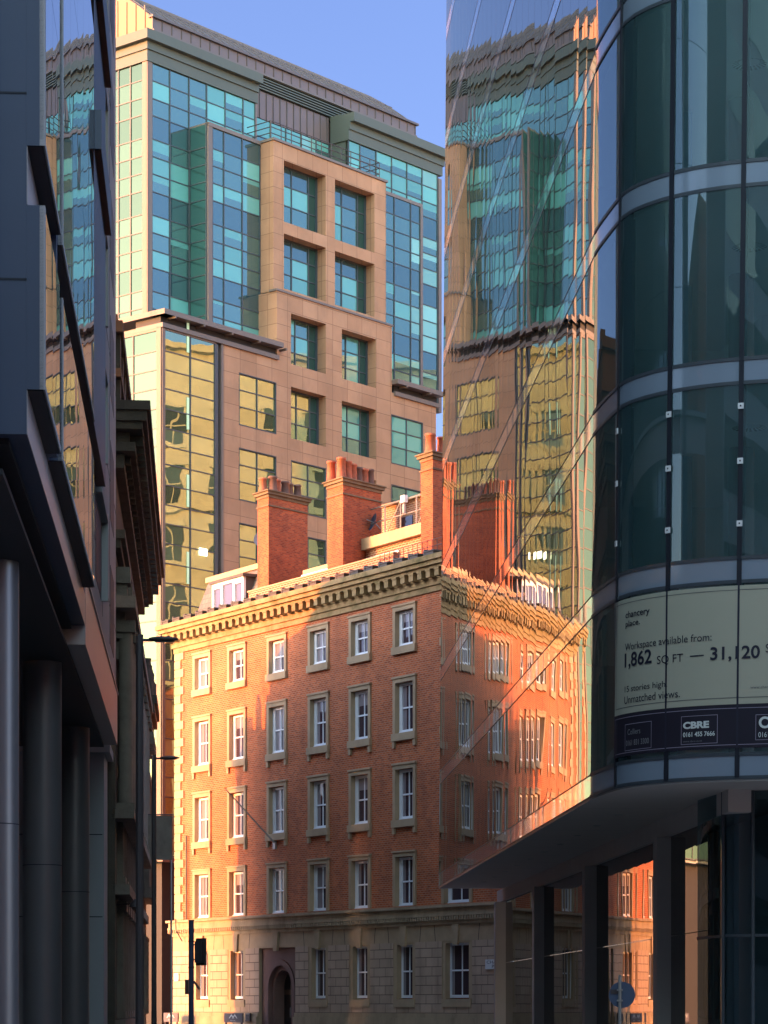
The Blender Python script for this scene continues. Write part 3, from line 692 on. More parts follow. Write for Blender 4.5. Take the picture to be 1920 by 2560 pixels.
def glaze(fr, ss, zs, kinds, o, name='curtain_wall_bay', mull=.07, warm=False, pale=False, frame_mat=5, extra=None):
    """one part per column and storey; zs: list of storeys, each a list of row boundaries from the top down, kinds per row"""
    for i in range(len(ss) - 1):
        a, b = ss[i], ss[i + 1]
        colbias = random.random()
        for rowsz, kk in zip(zs, kinds):
            m = MB(); blind_here = random.random()
            for j in range(len(rowsz) - 1):
                zt, zb = rowsz[j], rowsz[j + 1]; k = kk[j]
                if pale: mi = 7
                elif k == 's': mi = 1
                elif warm: mi = 6
                else:
                    r = random.random()
                    if blind_here < .45: mi = 2 if r < .75 else 0
                    elif blind_here < .6: mi = 3 if j == 0 else (2 if r < .5 else 0)
                    else: mi = 0 if r < .7 else 2
                if extra: mi = extra(i, zt, k, mi)
                if mi in (2, 3) and random.random() < .35 and not warm and not pale:     # part-drawn blind
                    zc_ = zb + (zt - zb) * random.uniform(.3, .8)
                    m.quad(fr, a + mull / 2, b - mull / 2, zb + .03, zc_, o, 0); m.quad(fr, a + mull / 2, b - mull / 2, zc_, zt - .03, o, mi)
                else:
                    m.quad(fr, a + mull / 2, b - mull / 2, zb + .03, zt - .03, o, mi)
                m.box(fr, a + mull / 2, b - mull / 2, o - .05, o + .035, zb - .03, zb + .03, 5)
            m.box(fr, a - mull / 2, a + mull / 2, o - .05, o + .05, rowsz[-1], rowsz[0], 5)
            if i == len(ss) - 2: m.box(fr, b - mull / 2, b + mull / 2, o - .05, o + .05, rowsz[-1], rowsz[0], 5)
            m.build(name, GM, tw)
def storeys(ztop, n):
    zs, ks = [], []
    for i in range(n):
        t = ztop - i * FL; zs.append([t, t - 1.33, t - 2.33, t - 3.32, t - FL]); ks.append(['s', 'v', 'v', 'v'])
    return zs, ks
topz = [[55.22, 54.22, 53.21, 52.24]]; topk = [['v', 'v', 'v']]
zs3, ks3 = storeys(52.24, 3); zs3[-1][-1] = 40.3
# left face of the tower top (bright with the sunset sky)
glaze(TL, [-6.3, -5.3, -4.3, -3.3, -2.3, -1.32, -.32], topz + zs3, topk + ks3, 0, pale=True)
# main front, left section
glaze(TF, [.35, 1.8, 3.38], zs3, ks3, 0)
glaze(TF, [.35, 1.8, 3.38, 4.85, 6.41, 7.95, 9.0], topz, topk, 0, extra=lambda i, z, k, mi: 2 if i > 2 else mi)
# main front, right section
glaze(TF, [17.55, 18.62, 20.19, 21.72, 23.24, 24.78, 26.35], topz, topk, 0, extra=lambda i, z, k, mi: 2 if i > 2 and z < 54.5 else mi)
glaze(TF, [22.86, 24.78, 26.35], zs3, ks3, 0, extra=lambda i, z, k, mi: 3 if k == 'v' and i == 1 else mi)
# projecting glass bays
m = MB(); m.box(TF, 3.38, 9.3, .05, 1.42, 40.2, 52.1); m.build('bay_body', M['core'], tw)
glaze(TF, [3.75, 4.71, 6.27, 7.78], zs3, ks3, 1.5)
BL = Frame(TF.pt(3.40, 0)[:2], TF.n)
glaze(BL, [.1, 1.42], zs3, ks3, .03, extra=lambda i, z, k, mi: 4)
m = MB()
m.box(TF, 3.38, 3.72, 1.3, 1.56, 40.2, 52.3); m.box(TF, 3.38, 7.9, 0, 1.6, 52.1, 52.32)
m.box(TF, 18.1, 22.95, 0, 1.56, 52.0, 52.2); m.box(TF, 22.72, 22.95, .0, 1.58, 39.9, 52.0)
m.box(TF, 0, .35, -.3, .06, 39.9, 55.22, 0)
m.box(TF, 26.4, SR + .05, -.3, .1, 39.9, 55.0)
m.box(TF, 9.0, 9.12, -.3, .06, 52.2, 56)
m.build('bay_frame', M['tframe'], tw)
m = MB(); m.box(TL, -.32, -.02, -.1, .07, 39.9, 55.22); m.box(TF, -.06, .1, -.05, .075, 39.9, 55.2); m.build('corner_column', M['tcorner'], tw)
m = MB(); m.box(TF, 18.1, 22.7, .05, 1.42, 40.0, 52.0); m.build('bay_body', M['core'], tw)
glaze(TF, [18.2, 20.17, 21.79, 22.72], zs3, ks3, 1.5, extra=lambda i, z, k, mi: 3 if (i == 2 and k == 'v' and z < 50) else (0 if z > 48 and k == 'v' else mi))
# ledge with brackets
def ledge(s0, s1, z, left=False):
    m = MB(); s = s0
    m.box(TF, s0, s1, 2.3, 3.45, z - .1, z + .18); m.box(TF, s0 + .2, s1, 1.0, 3.1, z - .75, z - .5)
    if left: m.box(Frame(TF.pt(s0, 3.45)[:2], TL.d), -6.5, -.001, -1.2, 0, z - .1, z + .18); m.box(Frame(TF.pt(s0 + .3, 3.1)[:2], TL.d), -6.5, -.001, -1.2, 0, z - .75, z - .5)
    m.build('ledge', M['tframe'], tw)
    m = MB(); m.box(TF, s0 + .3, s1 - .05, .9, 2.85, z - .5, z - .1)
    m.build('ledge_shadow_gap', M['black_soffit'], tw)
    m = MB()
    while s < s1:
        m.box(TF, s + .8, s + .92, 2.8, 3.5, z - .22, z - .1); s += 2.3
    m.build('ledge_brackets', M['tcorner'], tw)
ledge(-2.1, 7.75, 40.0, True); ledge(18.2, 22.8, 39.85)
# lower glass block
OL = 2.95
lz = [[39.2, 38.0, 36.95, 35.9, 34.78], [34.78, 33.7, 32.7, 31.7, 30.55], [30.55, 29.45, 28.4, 27.3, 26.2], [26.2, 25.1, 24.05, 23.0, 21.9], [21.9, 20.8, 19.7, 18.65, 17.55], [17.55, 16.45, 15.4, 14.3, 13.2], [13.2, 12.1, 11.0, 9.9]]
lk = [['v'] * 4] * 6 + [['v'] * 3]
glaze(TF, [-1.62, .44, 2.43], lz, lk, OL, warm=True)
LL = Frame(TF.pt(-1.83, OL)[:2], TL.d)
glaze(LL, [-6.4, -4.4, -2.2, -.32], lz, lk, 0, pale=True)
m = MB(); m.box(TF, -1.83, -1.6, OL - .3, OL + .07, 9.8, 39.3); m.box(LL, -.34, 0, -.3, .07, 9.8, 39.3); m.box(TF, -1.83, 2.5, OL - .3, OL + .05, 39.15, 39.35); m.box(LL, -6.4, -.34, -.2, .06, 39.1, 39.3)
m.box(TF, 2.45, 2.75, OL - .25, OL - .02, 9.8, 39.2, 1); m.box(TF, -1.85, 2.5, OL - .3, OL + .1, 9.6, 9.85)
m.build('glass_block_frame', [M['tcorner'], M['mullion']], tw)
m = MB(); m.prism([TF.pt(-1.6, OL - .15)[:2], TF.pt(2.8, OL - .15)[:2], TF.pt(2.8, OL - 1.2)[:2], TF.pt(22.4, OL - 1.2)[:2], TF.pt(22.4, -10)[:2], TF.pt(-1.6, -3.5)[:2]], 9.7, 39.1); m.build('lower_body', M['core'], tw)
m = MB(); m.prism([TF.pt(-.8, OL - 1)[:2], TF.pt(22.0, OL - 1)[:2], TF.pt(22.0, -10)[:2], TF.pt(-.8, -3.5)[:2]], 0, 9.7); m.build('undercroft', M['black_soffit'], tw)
# stone: upper frame (o 2.55) and lower mass (o 2.95) with real openings
def stone_mass(o, s0, s1, z0, z1, hs, depth=.9):
    m = MB(); wall_grid(m, TF, s0, s1, z0, z1, hs, o)
    m.poly([TF.pt(s0, 0, z0), TF.pt(s0, o, z0), TF.pt(s0, o, z1), TF.pt(s0, 0, z1)]); m.poly([TF.pt(s1, o, z0), TF.pt(s1, 0, z0), TF.pt(s1, 0, z1), TF.pt(s1, o, z1)])
    m.poly([TF.pt(s0, o, z1), TF.pt(s1, o, z1), TF.pt(s1, 0, z1), TF.pt(s0, 0, z1)])
    for h in hs:
        a, b, c, d_ = h[:4]; dd = h[4] if len(h) > 4 else depth
        m.poly([TF.pt(a, o, c), TF.pt(a, o - dd, c), TF.pt(a, o - dd, d_), TF.pt(a, o, d_)]); m.poly([TF.pt(b, o - dd, c), TF.pt(b, o, c), TF.pt(b, o, d_), TF.pt(b, o - dd, d_)])
        m.poly([TF.pt(a, o - dd, d_), TF.pt(b, o - dd, d_), TF.pt(b, o, d_), TF.pt(a, o, d_)]); m.poly([TF.pt(a, o, c), TF.pt(b, o, c), TF.pt(b, o - dd, c), TF.pt(a, o - dd, c)])
    return m
CA, CB, CC, CD = (4.45, 7.65), (8.93, 12.05), (13.5, 16.7), (18.14, 21.25)
up = [(8.75, 12.5, 47.65, 51.25), (13.33, 17.03, 47.65, 51.25), (8.75, 12.5, 43.72, 46.95), (13.33, 17.03, 43.72, 46.95)]
stone_mass(2.55, 7.84, 18.12, 43.4, 52.2, up).build('stone_frame', M['tstone'], tw)
lowh = [(CB[0], CB[1], 39.1, 42.22), (CC[0], CC[1], 39.1, 42.22)]
for k in range(6):
    zb = 34.9 - k * 4.3
    for cI, cc in enumerate((CA, CB, CC, CD)):
        dp_ = .7 if (cI in (1, 2) and k == 0) else .12
        if cI == 2 and k < 2: dp_ = .7
        lowh.append((cc[0], cc[1], zb, zb + 3.02, dp_))
m = stone_mass(OL, 3.0, 22.55, 9.0, 39.25, [h for h in lowh if h[2] < 39], .7)
m.build('stone_wall', M['tstone'], tw)
m = stone_mass(OL, 7.7, 18.2, 39.25, 43.3, [h for h in lowh if h[2] > 39], .8); m.build('stone_wall', M['tstone'], tw)
m = MB(); m.box(TF, 7.6, 18.3, 2.4, 3.02, 43.3, 43.42); m.box(TF, 7.76, 18.2, .2, 2.65, 52.2, 52.34); m.box(TF, 2.95, 3.12, 2.7, 3.0, 9, 39.3); m.build('coping', M['tframe'], tw)
def tower_window(o, h, warm, spn, wide=True):
    a, b, c, d_ = h[:4]; dd = (h[4] if len(h) > 4 else .8) - .01
    m = MB(); oo = o - dd; wcols = 2; side = .75 if dd > .5 else 0     # right part: narrow glazed slot
    xs_ = [a + .05, a + (b - side - a) * .5, b - side] + ([b - .08] if side else [])
    zr = [c + .06, c + (d_ - c) * .36, c + (d_ - c) * .68, d_ - .06]
    blind = random.random()
    for i in range(len(xs_) - 1):
        for j in range(3):
            mi = 6 if warm else (0 if random.random() < .5 else 2)
            if not warm and spn and j == 2: mi = 1
            if i == 2: mi = 4
            m.quad(TF, xs_[i] + .03, xs_[i + 1] - .03, zr[j] + .03, zr[j + 1] - .03, oo + .02, mi)
    w_ = m.build('window', GM, tw)
    m = MB()
    for x in xs_: m.box(TF, x - .035, x + .035, oo, oo + .07, c, d_)
    for z in zr: m.box(TF, a, b, oo, oo + .065, z - .03, z + .03)
    m.box(TF, a, a + .06, oo, oo + .12, c, d_); m.box(TF, b - .06, b, oo, oo + .12, c, d_); m.box(TF, a, b, oo, oo + .12, c, c + .05); m.box(TF, a, b, oo, oo + .12, d_ - .05, d_)
    m.build('window_frame', M['mullion'], w_)
for i, h in enumerate(up): tower_window(2.55, h, False, True)
for h in lowh:
    cI = 0 if h[0] < 8 else 1 if h[0] < 13 else 2 if h[0] < 17 else 3
    warm = (h[2] < 39) and cI < 2 or (h[2] < 31 and cI == 2) or h[2] < 27
    tower_window(OL, h, warm, False)
sl_ = TF.s_at(508, OL + .05); zl_ = TF.z_at(508, 1380, OL + .05)
m = MB(); m.box(TF, sl_ - .3, sl_ + .3, OL + .04, OL + .07, zl_ - .2, zl_ + .2); m.build('lit_ceiling_lamp', M['lit_lamp'], tw)
m = MB()
for k in range(6): m.box(TF, .16, .34, OL + .005, OL + .03, 16.6 + k * 4.33, 18.4 + k * 4.33)
m.build('lit_column_strip', flat('greenish_lit_strip', (.45, .60, .38), emit=.12), tw)
# cornices
m = MB()
def tcor(s0, s1, left, right):
    for (o, z0, z1) in ((.12, 55.22, 55.85), (.22, 55.85, 56.3), (.55, 56.3, 56.85)):
        m.box(TF, s0 - (o if left else 0), s1 + (o if right else 0), -1.4, o, z0, z1)
tcor(0, 9.15, False, False); tcor(17.45, SR, False, True)
for (o, z0, z1) in ((.12, 55.22, 55.85), (.22, 55.85, 56.3), (.55, 56.3, 56.85)):
    m.box(TL, -9, o - .002, -1.0, o - .001, z0 + .001, z1 - .001)
m.box(TF, 0, 9, -8, -.5, 56.85, 56.95); m.box(TF, 17.5, SR, -8, -.5, 56.85, 56.95)
m.build('cornice', M['tgrey'], tw)
# recess with copper panels and louvres, terrace glazing
m = MB(); m.box(TF, 9.1, 17.5, -1.8, -1.55, 55.25, 56.9)
s = 9.2
while s < 17.5: m.box(TF, s, s + .05, -1.55, -1.49, 55.25, 56.88, 1); s += .62
m.build('copper_panels', [M['copper'], M['seam']], tw)
glaze(TF, [9.2, 10.6, 12.0, 13.4, 14.8, 16.2, 17.4], [[55.2, 54.1, 52.3]], [['v', 'v']], -1.5)
m = MB(); z = 56.95
while z < 57.9: m.box(TF, 1.9, 25.4, -1.7, -1.35, z, z + .07); z += .16
m.build('louvres', M['tgrey'], tw)
m = MB(); m.box(TF, 1.9, 25.6, -7.5, -1.8, 52.3, 58.2); m.build('plant_storey', M['seam'], tw)
# railing on the stone frame
m = MB()
for z in (52.75, 53.1, 53.45):
    m.tube([TF.pt(8.0, 2.2, z), TF.pt(17.9, 2.2, z)], .03, 5); m.tube([TF.pt(8.0, 2.2, z), TF.pt(8.0, .3, z)], .03, 5); m.tube([TF.pt(17.9, 2.2, z), TF.pt(17.9, .3, z)], .03, 5)
for k in range(12): m.tube([TF.pt(8.0 + k * .9, 2.2, 52.3), TF.pt(8.0 + k * .9, 2.2, 53.45)], .03, 5)
m.build('terrace_railing', M['black_metal'], tw)
# curved roof
prof = [(0, 57.85), (0, 58.58), (.9, 59.35), (2.0, 60.15), (3.3, 60.98), (4.8, 61.8), (6.5, 62.45), (8.5, 62.9)]
S0r, S1r, OR = 1.79, 25.85, -1.4
m = MB()
for i in range(len(prof) - 1):
    (w0, h0), (w1, h1) = prof[i], prof[i + 1]
    m.poly([TF.pt(S0r, OR - w0, h0), TF.pt(S1r, OR - w0, h0), TF.pt(S1r, OR - w1, h1), TF.pt(S0r, OR - w1, h1)], 0 if i else 1)
mir = [(17 - w_, h_) for (w_, h_) in prof[::-1]]
for i in range(len(mir) - 1):
    (w0, h0), (w1, h1) = mir[i], mir[i + 1]
    m.poly([TF.pt(S0r, OR - w0, h0), TF.pt(S1r, OR - w0, h0), TF.pt(S1r, OR - w1, h1), TF.pt(S0r, OR - w1, h1)], 0)
for ss_ in (S0r, S1r):
    m.poly([TF.pt(ss_, OR - w_, h_) for (w_, h_) in prof + mir[1:]], 2)
s = S0r
while s < S1r:
    m.box(TF, s, s + .05, OR, OR + .05, 57.9, 58.72, 3); s += .8
s = S0r + .2
while s < S1r:
    for i in range(1, len(prof) - 1):
        (w0, h0), (w1, h1) = prof[i], prof[i + 1]
        m.poly([TF.pt(s, OR - w0 + .05, h0 + .06), TF.pt(s + .05, OR - w0 + .05, h0 + .06), TF.pt(s + .05, OR - w1 + .05, h1 + .06), TF.pt(s, OR - w1 + .05, h1 + .06)], 3)
        m.poly([TF.pt(s, OR - w0, h0), TF.pt(s, OR - w0 + .05, h0 + .06), TF.pt(s, OR - w1 + .05, h1 + .06), TF.pt(s, OR - w1, h1)], 3)
    s += .8
m.box(TF, S0r - .1, S1r + .15, OR - .2, OR + .18, 58.57, 58.7, 3); m.box(TF, S0r, S1r, OR - .1, OR + .15, 57.78, 57.9, 0)
for w_, h_ in ((2.0, 60.15), (4.8, 61.8)): m.box(TF, S0r, S1r, OR - w_ - .05, OR - w_ + .05, h_ - .04, h_ + .05, 3)
m.build('curved_roof', [M['roofmetal'], M['copper'], surface('sunlit_gable_metal', (.36, .15, .08), .5, .3, var=.08), M['seam']], tw)  # gable ends carry the orange sunlight in their base colour
GBL = Frame(TF.pt(S0r, OR)[:2], TL.d)
m = MB(); s = -.6
while s > -12: m.box(GBL, s, s + .06, 0, .05, 57.0, 59.2 + min(2.6, -s * .35), 0); s -= .75
m.box(GBL, -14, 0, -.4, -.02, 56.9, 57.85)
m.build('gable_seams', surface('sunlit_gable_seam', (.26, .12, .07), .5, .4), tw)  # seam colour tinted with the same sunlight as the gable

# ================================================================== CURVED GLASS BUILDING
A0 = Vector((4.4, 55.4)); U = Vector((-.0562, .9984)); NR = Vector((.9984, .0562)); RC = 5.0
LW = 41.9
ZS = [6.05, 9.84, 13.65, 17.40, 21.2, 25.0, 28.8, 32.6, 36.4, 40.2, 44.0, 47.8]
SPH = .46
def phi_of(a):
    """turn of the curved corner, degrees: gentle at first, then tight, then easing into the street front"""
    if a < .5: return 7.4 * a
    if a < 2.5: return 3.7 + 1.2 * (a - .5)
    if a < 5.6: return 6.1 + 61.9 * ((a - 2.5) / 3.1) ** .8
    return min(90, 68 + (a - 5.6) * 5.5)
CTAB = [(A0.copy(), 0.0)]
_p = A0.copy()
for _i in range(400):
    _ph = R(phi_of(_i * .04 + .02)); _p = _p + (-U * math.cos(_ph) + NR * math.sin(_ph)) * .04; CTAB.append((_p.copy(), R(phi_of((_i + 1) * .04))))
def cpt(a, inset, z):
    """a < 0: along the flat mirror wall; a > 0: round the corner into the street front"""
    k = .058
    if a < 0:
        t = -a / LW; k = .058 + (.115 - .058) * t
        p = A0 + U * (-a) + NR * inset
    else:
        i = min(int(a / .04), 399); fr = a / .04 - i
        (p0, f0), (p1, f1) = CTAB[i], CTAB[i + 1]
        p = p0 + (p1 - p0) * fr; ph = f0 + (f1 - f0) * min(1, fr)
        p = p + (NR * math.cos(ph) + U * math.sin(ph)) * inset
    p = p - U * (k * (z - 6))
    return (p.x, p.y, z)
def a_at(px, z, inset=0):
    lo, hi = 0.0, 12.0
    for _ in range(50):
        mid = (lo + hi) / 2; p = cpt(mid, inset, z); x = 960 + F * p[0] / p[1]
        if x < px: lo = mid
        else: hi = mid
    return lo
gb = thing('curved_glass_building', (12, 75, 0), 'dark curved glass office building with mirrored side wall above a deep soffit', 'office building')
NP = 28
mulls = [a_at(1543, 9), a_at(1670, 9), a_at(1847, 9)]
st_ = mulls[2] - mulls[1]
mulls += [mulls[2] + st_ * k for k in range(1, 9)]
amax = mulls[-1]
def strip(m, a0, a1, z0, z1, inset, mt, n=1, smooth=False, uvs=False):
    for i in range(n):
        b0 = a0 + (a1 - a0) * i / n; b1 = a0 + (a1 - a0) * (i + 1) / n
        m.poly([cpt(b0, inset, z0), cpt(b1, inset, z0), cpt(b1, inset, z1), cpt(b0, inset, z1)], mt, ([(0, 0), (1, 0), (1, 1), (0, 1)] if uvs else None), smooth)
def seg(a0, a1): return max(1, int(abs(a1 - a0) / .22))
for fi in range(len(ZS) - 1):
    z0, z1 = ZS[fi] + SPH, ZS[fi + 1]
    m = MB()
    for k in range(NP): strip(m, -LW + k * LW / NP, -LW + (k + 1) * LW / NP, z0, z1, 0, 0, uvs=True)
    m.build('mirror_glass_storey', M['mirror'], gb)
    m = MB()
    for k in range(NP): strip(m, -LW + k * LW / NP, -LW + (k + 1) * LW / NP, z0 - SPH, z0, 0, 0, uvs=True)
    m.build('mirror_floor_band', M['spandrel_mirror'] if 'spandrel_mirror' in M else M['mirror'], gb)
    # curved panes
    edges = [0] + mulls
    for j in range(len(edges) - 1):
        m = MB(); strip(m, edges[j], edges[j + 1], z0, z1, 0, 0, seg(edges[j], edges[j + 1]), True); m.build('curved_pane', M['cglass'], gb)
        m = MB(); strip(m, edges[j], edges[j + 1], z0 - SPH, z0, 0, 0, seg(edges[j], edges[j + 1]), True); m.build('spandrel_panel', M['spandrel'], gb)
# joints and mullions
m = MB()
for fi in range(len(ZS)):
    for zz, hh in ((ZS[fi], .035), (ZS[fi] + SPH, .03)):
        strip(m, -LW, 0, zz - hh / 2, zz + hh / 2, -.006, 0, NP)
        for aa in (0,):
            for i in range(40):
                b0 = aa + amax * i / 40; b1 = aa + amax * (i + 1) / 40
                m.poly([cpt(b0, -.02, zz - .035), cpt(b1, -.02, zz - .035), cpt(b1, -.02, zz + .035), cpt(b0, -.02, zz + .035)], 0)
                m.poly([cpt(b0, 0, zz - .035), cpt(b1, 0, zz - .035), cpt(b1, -.02, zz - .035), cpt(b0, -.02, zz - .035)], 0)
m.build('transom_lines', M['mullion'], gb)
m = MB()
for k in range(NP + 1):
    a = -LW + k * LW / NP
    m.poly([cpt(a - .006, -.004, 6.05), cpt(a + .006, -.004, 6.05), cpt(a + .006, -.004, 47.8), cpt(a - .006, -.004, 47.8)])
m.build('panel_joints', M['mullion'], gb)
for k, a in enumerate(mulls[:8]):
    m = MB()
    m.poly([cpt(a - .045, -.035, 6.05), cpt(a + .045, -.035, 6.05), cpt(a + .045, -.035, 47.8), cpt(a - .045, -.035, 47.8)])
    for e in (-1, 1): m.poly([cpt(a + e * .045, -.035, 6.05), cpt(a + e * .045, .3, 6.05), cpt(a + e * .045, .3, 47.8), cpt(a + e * .045, -.035, 47.8)])
    m.build('mullion', M['joint'], gb)
# end edge, roof, soffit and inside
m = MB()
for z0, z1 in ((6.05, 47.8),):
    pA, pB = cpt(-LW, 0, z0), cpt(-LW, 0, z1); qA, qB = cpt(-LW, 25, z0), cpt(-LW, 25, z1)
    m.poly([qA, pA, pB, qB])
m.poly([cpt(-LW, 0, 47.8), cpt(0, 0, 47.8), cpt(3.9, 0, 47.8), cpt(7.85, 0, 47.8), cpt(amax, 0, 47.8), cpt(-LW, 25, 47.8)])
m.build('end_wall', M['navy'], gb)
m = MB()
pts = [cpt(-LW, 0, 6.0)] + [cpt(0, 0, 6.0)] + [cpt(7.85 * k / 24, 0, 6.0) for k in range(1, 25)] + [cpt(amax, 0, 6.0), cpt(amax, 20, 6.0), cpt(-LW, 25, 6.0)]
m.poly([(p[0], p[1], 5.98) for p in pts][::-1])
for i in range(len(pts) - 4):
    a, b = pts[i], pts[i + 1]; m.poly([(a[0], a[1], 5.98), (b[0], b[1], 5.98), (b[0], b[1], 6.04), (a[0], a[1], 6.04)], 1)
m.build('soffit', [M['soffit'], M['galv']], gb)
m = MB()
for k in range(1, 12):
    a = -LW + k * 3.6; p, q_ = cpt(a, .05, 6), cpt(a, 2.2, 6); r_, t_ = cpt(a + .03, 2.2, 6), cpt(a + .03, .05, 6)
    m.poly([(v[0], v[1], 5.974) for v in (p, q_, r_, t_)])
m.build('soffit_seams', M['mullion'], gb)
for k in range(11):
    p = cpt(-LW + 1.8 + k * 3.6, 1.2, 6); m = MB(); m.lathe(p[0], p[1], [(0, 5.96), (.09, 5.962), (.11, 5.975)], 10); m.build('downlight', M['lampglass'], gb)
for fi in range(len(ZS) - 1):            # floor slabs seen through the glass
    z = ZS[fi]; m = MB()
    ring = [cpt(-8, .25, z)] + [cpt(7.85 * k / 16, .25, z) for k in range(17)] + [cpt(amax, .25, z), cpt(amax, 9, z), cpt(-8, 9, z)]
    m.poly([(p[0], p[1], z + .02) for p in ring][::-1], 0); m.poly([(p[0], p[1], z + .42) for p in ring], 1)
    for i in range(len(ring) - 3): m.poly([(ring[i][0], ring[i][1], z + .02), (ring[i + 1][0], ring[i + 1][1], z + .02), (ring[i + 1][0], ring[i + 1][1], z + .42), (ring[i][0], ring[i][1], z + .42)], 1)
    m.build('floor_slab', [M['interior'], M['core']], gb)
m = MB(); O = A0 + NR * RC
p0 = O + NR * 2.6 + U * 3.0
m.prism([tuple(O + NR * -.5 + U * 4), tuple(O + NR * 3.5 + U * .5), tuple(O + NR * 30 + U * .5), tuple(O + NR * 30 + U * 30), tuple(O + NR * -3.5 + U * 30)], 6.5, 47.5)
m.build('inner_core', M['core'], gb)
m = MB()
for (dx, dy, r) in ((-1.6, .8, .28), (2.6, -2.6, .28), (6.5, -2.6, .28)):
    c = O + NR * dx + U * dy; m.lathe(c.x, c.y, [(r, 6.5), (r, 47)], 12)
m.build('inner_columns', M['palestone'], gb)
for fi in range(1, 6):                        # round ceiling diffusers
    for (dx, dy) in ((-1.9, -1.6), (1.4, -2.8), (4.6, -2.9)):
        c = O + NR * dx + U * dy; z = ZS[fi + 1 if fi + 1 < len(ZS) else fi] - .02; m = MB()
        for k in range(20):
            a0 = 2 * math.pi * k / 20; a1 = a0 + .17
            m.poly([(c.x + .22 * math.cos(a0), c.y + .22 * math.sin(a0), z), (c.x + .22 * math.cos(a1), c.y + .22 * math.sin(a1), z), (c.x + .36 * math.cos(a1), c.y + .36 * math.sin(a1), z - .04), (c.x + .36 * math.cos(a0), c.y + .36 * math.sin(a0), z - .04)])
        m.build('ceiling_diffuser', M['black_metal'], gb)
    for (dx, w_, dy, kk) in ((-2.9, .35, 1.5, 0), (.2, .25, -1.0, 1), (1.9, .7, .2, 0), (3.9, .3, -1.2, 1)):
        c = O + NR * dx + U * dy; z = ZS[fi] + .45; fr_ = Frame((c.x, c.y), tuple(NR)); m = MB(); m.box(fr_, 0, w_, -.06, 0, z, ZS[fi + 1]); m.build('partition', [M['partition'], M['palestone']][kk], gb)
# ground floor: columns, beam and glass
CI = 2.45
m = MB()
fb = Frame(cpt(-LW - 2.2, CI - .02, 6)[:2], tuple(-U))
m.box(fb, 0, 47, -.45, .02, 5.52, 5.98)
m.build('fascia_beam', M['concrete'], gb)
for yc in (60.4, 72.9, 85.4, 98.2):
    a = -(yc - 55.4); p = cpt(a, CI, 6); p = (p[0], p[1]); fr_ = Frame(p, tuple(-U)); m = MB()
    m.box(fr_, -.28, .28, -.26, .26, 0, 5.5); m.build('column', M['concrete'], gb)
GI = 2.52
m = MB()
for k in range(30):
    if k * 1.45 < LW - 0: strip(m, -LW + k * 1.45, min(0, -LW + (k + 1) * 1.45), .4, 5.6, GI, 0, uvs=True)
def flatstrip(m, a0, a1, z0, z1, inset, mt, n, smooth=True):
    for i in range(n):
        b0 = a0 + (a1 - a0) * i / n; b1 = a0 + (a1 - a0) * (i + 1) / n
        P = [cpt(b0, inset, 6)[:2], cpt(b1, inset, 6)[:2]]
        m.poly([(P[0][0], P[0][1], z0), (P[1][0], P[1][1], z0), (P[1][0], P[1][1], z1), (P[0][0], P[0][1], z1)], mt, None, smooth)
mm_ = MB()
for k in range(29):
    a0, a1 = -LW + k * LW / 29, -LW + (k + 1) * LW / 29
    P = [cpt(a0, GI, 6)[:2], cpt(a1, GI, 6)[:2]]
    for z0, z1 in ((.4, 3.2), (3.22, 5.55)):
        mm_.poly([(P[0][0], P[0][1], z0), (P[1][0], P[1][1], z0), (P[1][0], P[1][1], z1), (P[0][0], P[0][1], z1)], 0, [(0, 0), (1, 0), (1, 1), (0, 1)])
mm_.build('ground_floor_glazing', M['mirror_low'], gb)
m = MB(); flatstrip(m, 0, 7.85, .2, 5.98, 2.3, 0, 26); flatstrip(m, 7.85, amax, .2, 5.98, 2.3, 0, 1); m.build('curved_shop_glazing', M['cglass_low'], gb)
m = MB()
for a in (3.1, 5.6, 8.4, 11.2):
    p = cpt(a, 2.27, 6); m.tube([(p[0], p[1], .1), (p[0], p[1], 5.98)], .04, 6)
for i in range(26):
    b0 = 7.85 * i / 26; b1 = 7.85 * (i + 1) / 26; p, q_ = cpt(b0, 2.28, 6), cpt(b1, 2.28, 6)
    m.poly([(p[0], p[1], 3.0), (q_[0], q_[1], 3.0), (q_[0], q_[1], 3.06), (p[0], p[1], 3.06)])
m.build('shop_glazing_bars', M['mullion'], gb)
m = MB(); c = O
m.prism([tuple(O + NR * -.6 + U * 2), tuple(O + NR * 1.5 + U * -.5), tuple(O + NR * 20 + U * -.5), tuple(O + NR * 20 + U * 14), tuple(O + NR * -.9 + U * 14)], .1, 5.9); m.build('lobby_core', M['core'], gb)
pc = cpt(0, GI - .05, 6)
# the small square brackets fixed on the mullions of the third storey
for k, (a, zz) in enumerate([(mulls[i], z) for i in range(3) for z in (10.95, 12.15, 13.2)]):
    m = MB(); m.poly([cpt(a - .055, -.06, zz - .055), cpt(a + .055, -.06, zz - .055), cpt(a + .055, -.06, zz + .055), cpt(a - .055, -.06, zz + .055)])
    for (x0, y0, x1, y1) in ((-.055, -.055, .055, -.055), (.055, -.055, .055, .055), (.055, .055, -.055, .055), (-.055, .055, -.055, -.055)):
        m.poly([cpt(a + x0, -.03, zz + y0), cpt(a + x1, -.03, zz + y1), cpt(a + x1, -.06, zz + y1), cpt(a + x0, -.06, zz + y0)])
    m.poly([cpt(a - .015, -.064, zz - .015), cpt(a + .015, -.064, zz - .015), cpt(a + .015, -.064, zz + .015), cpt(a - .015, -.064, zz + .015)], 1)
    m.build('glass_clamp', [M['white_sign'], M['ink']], gb)

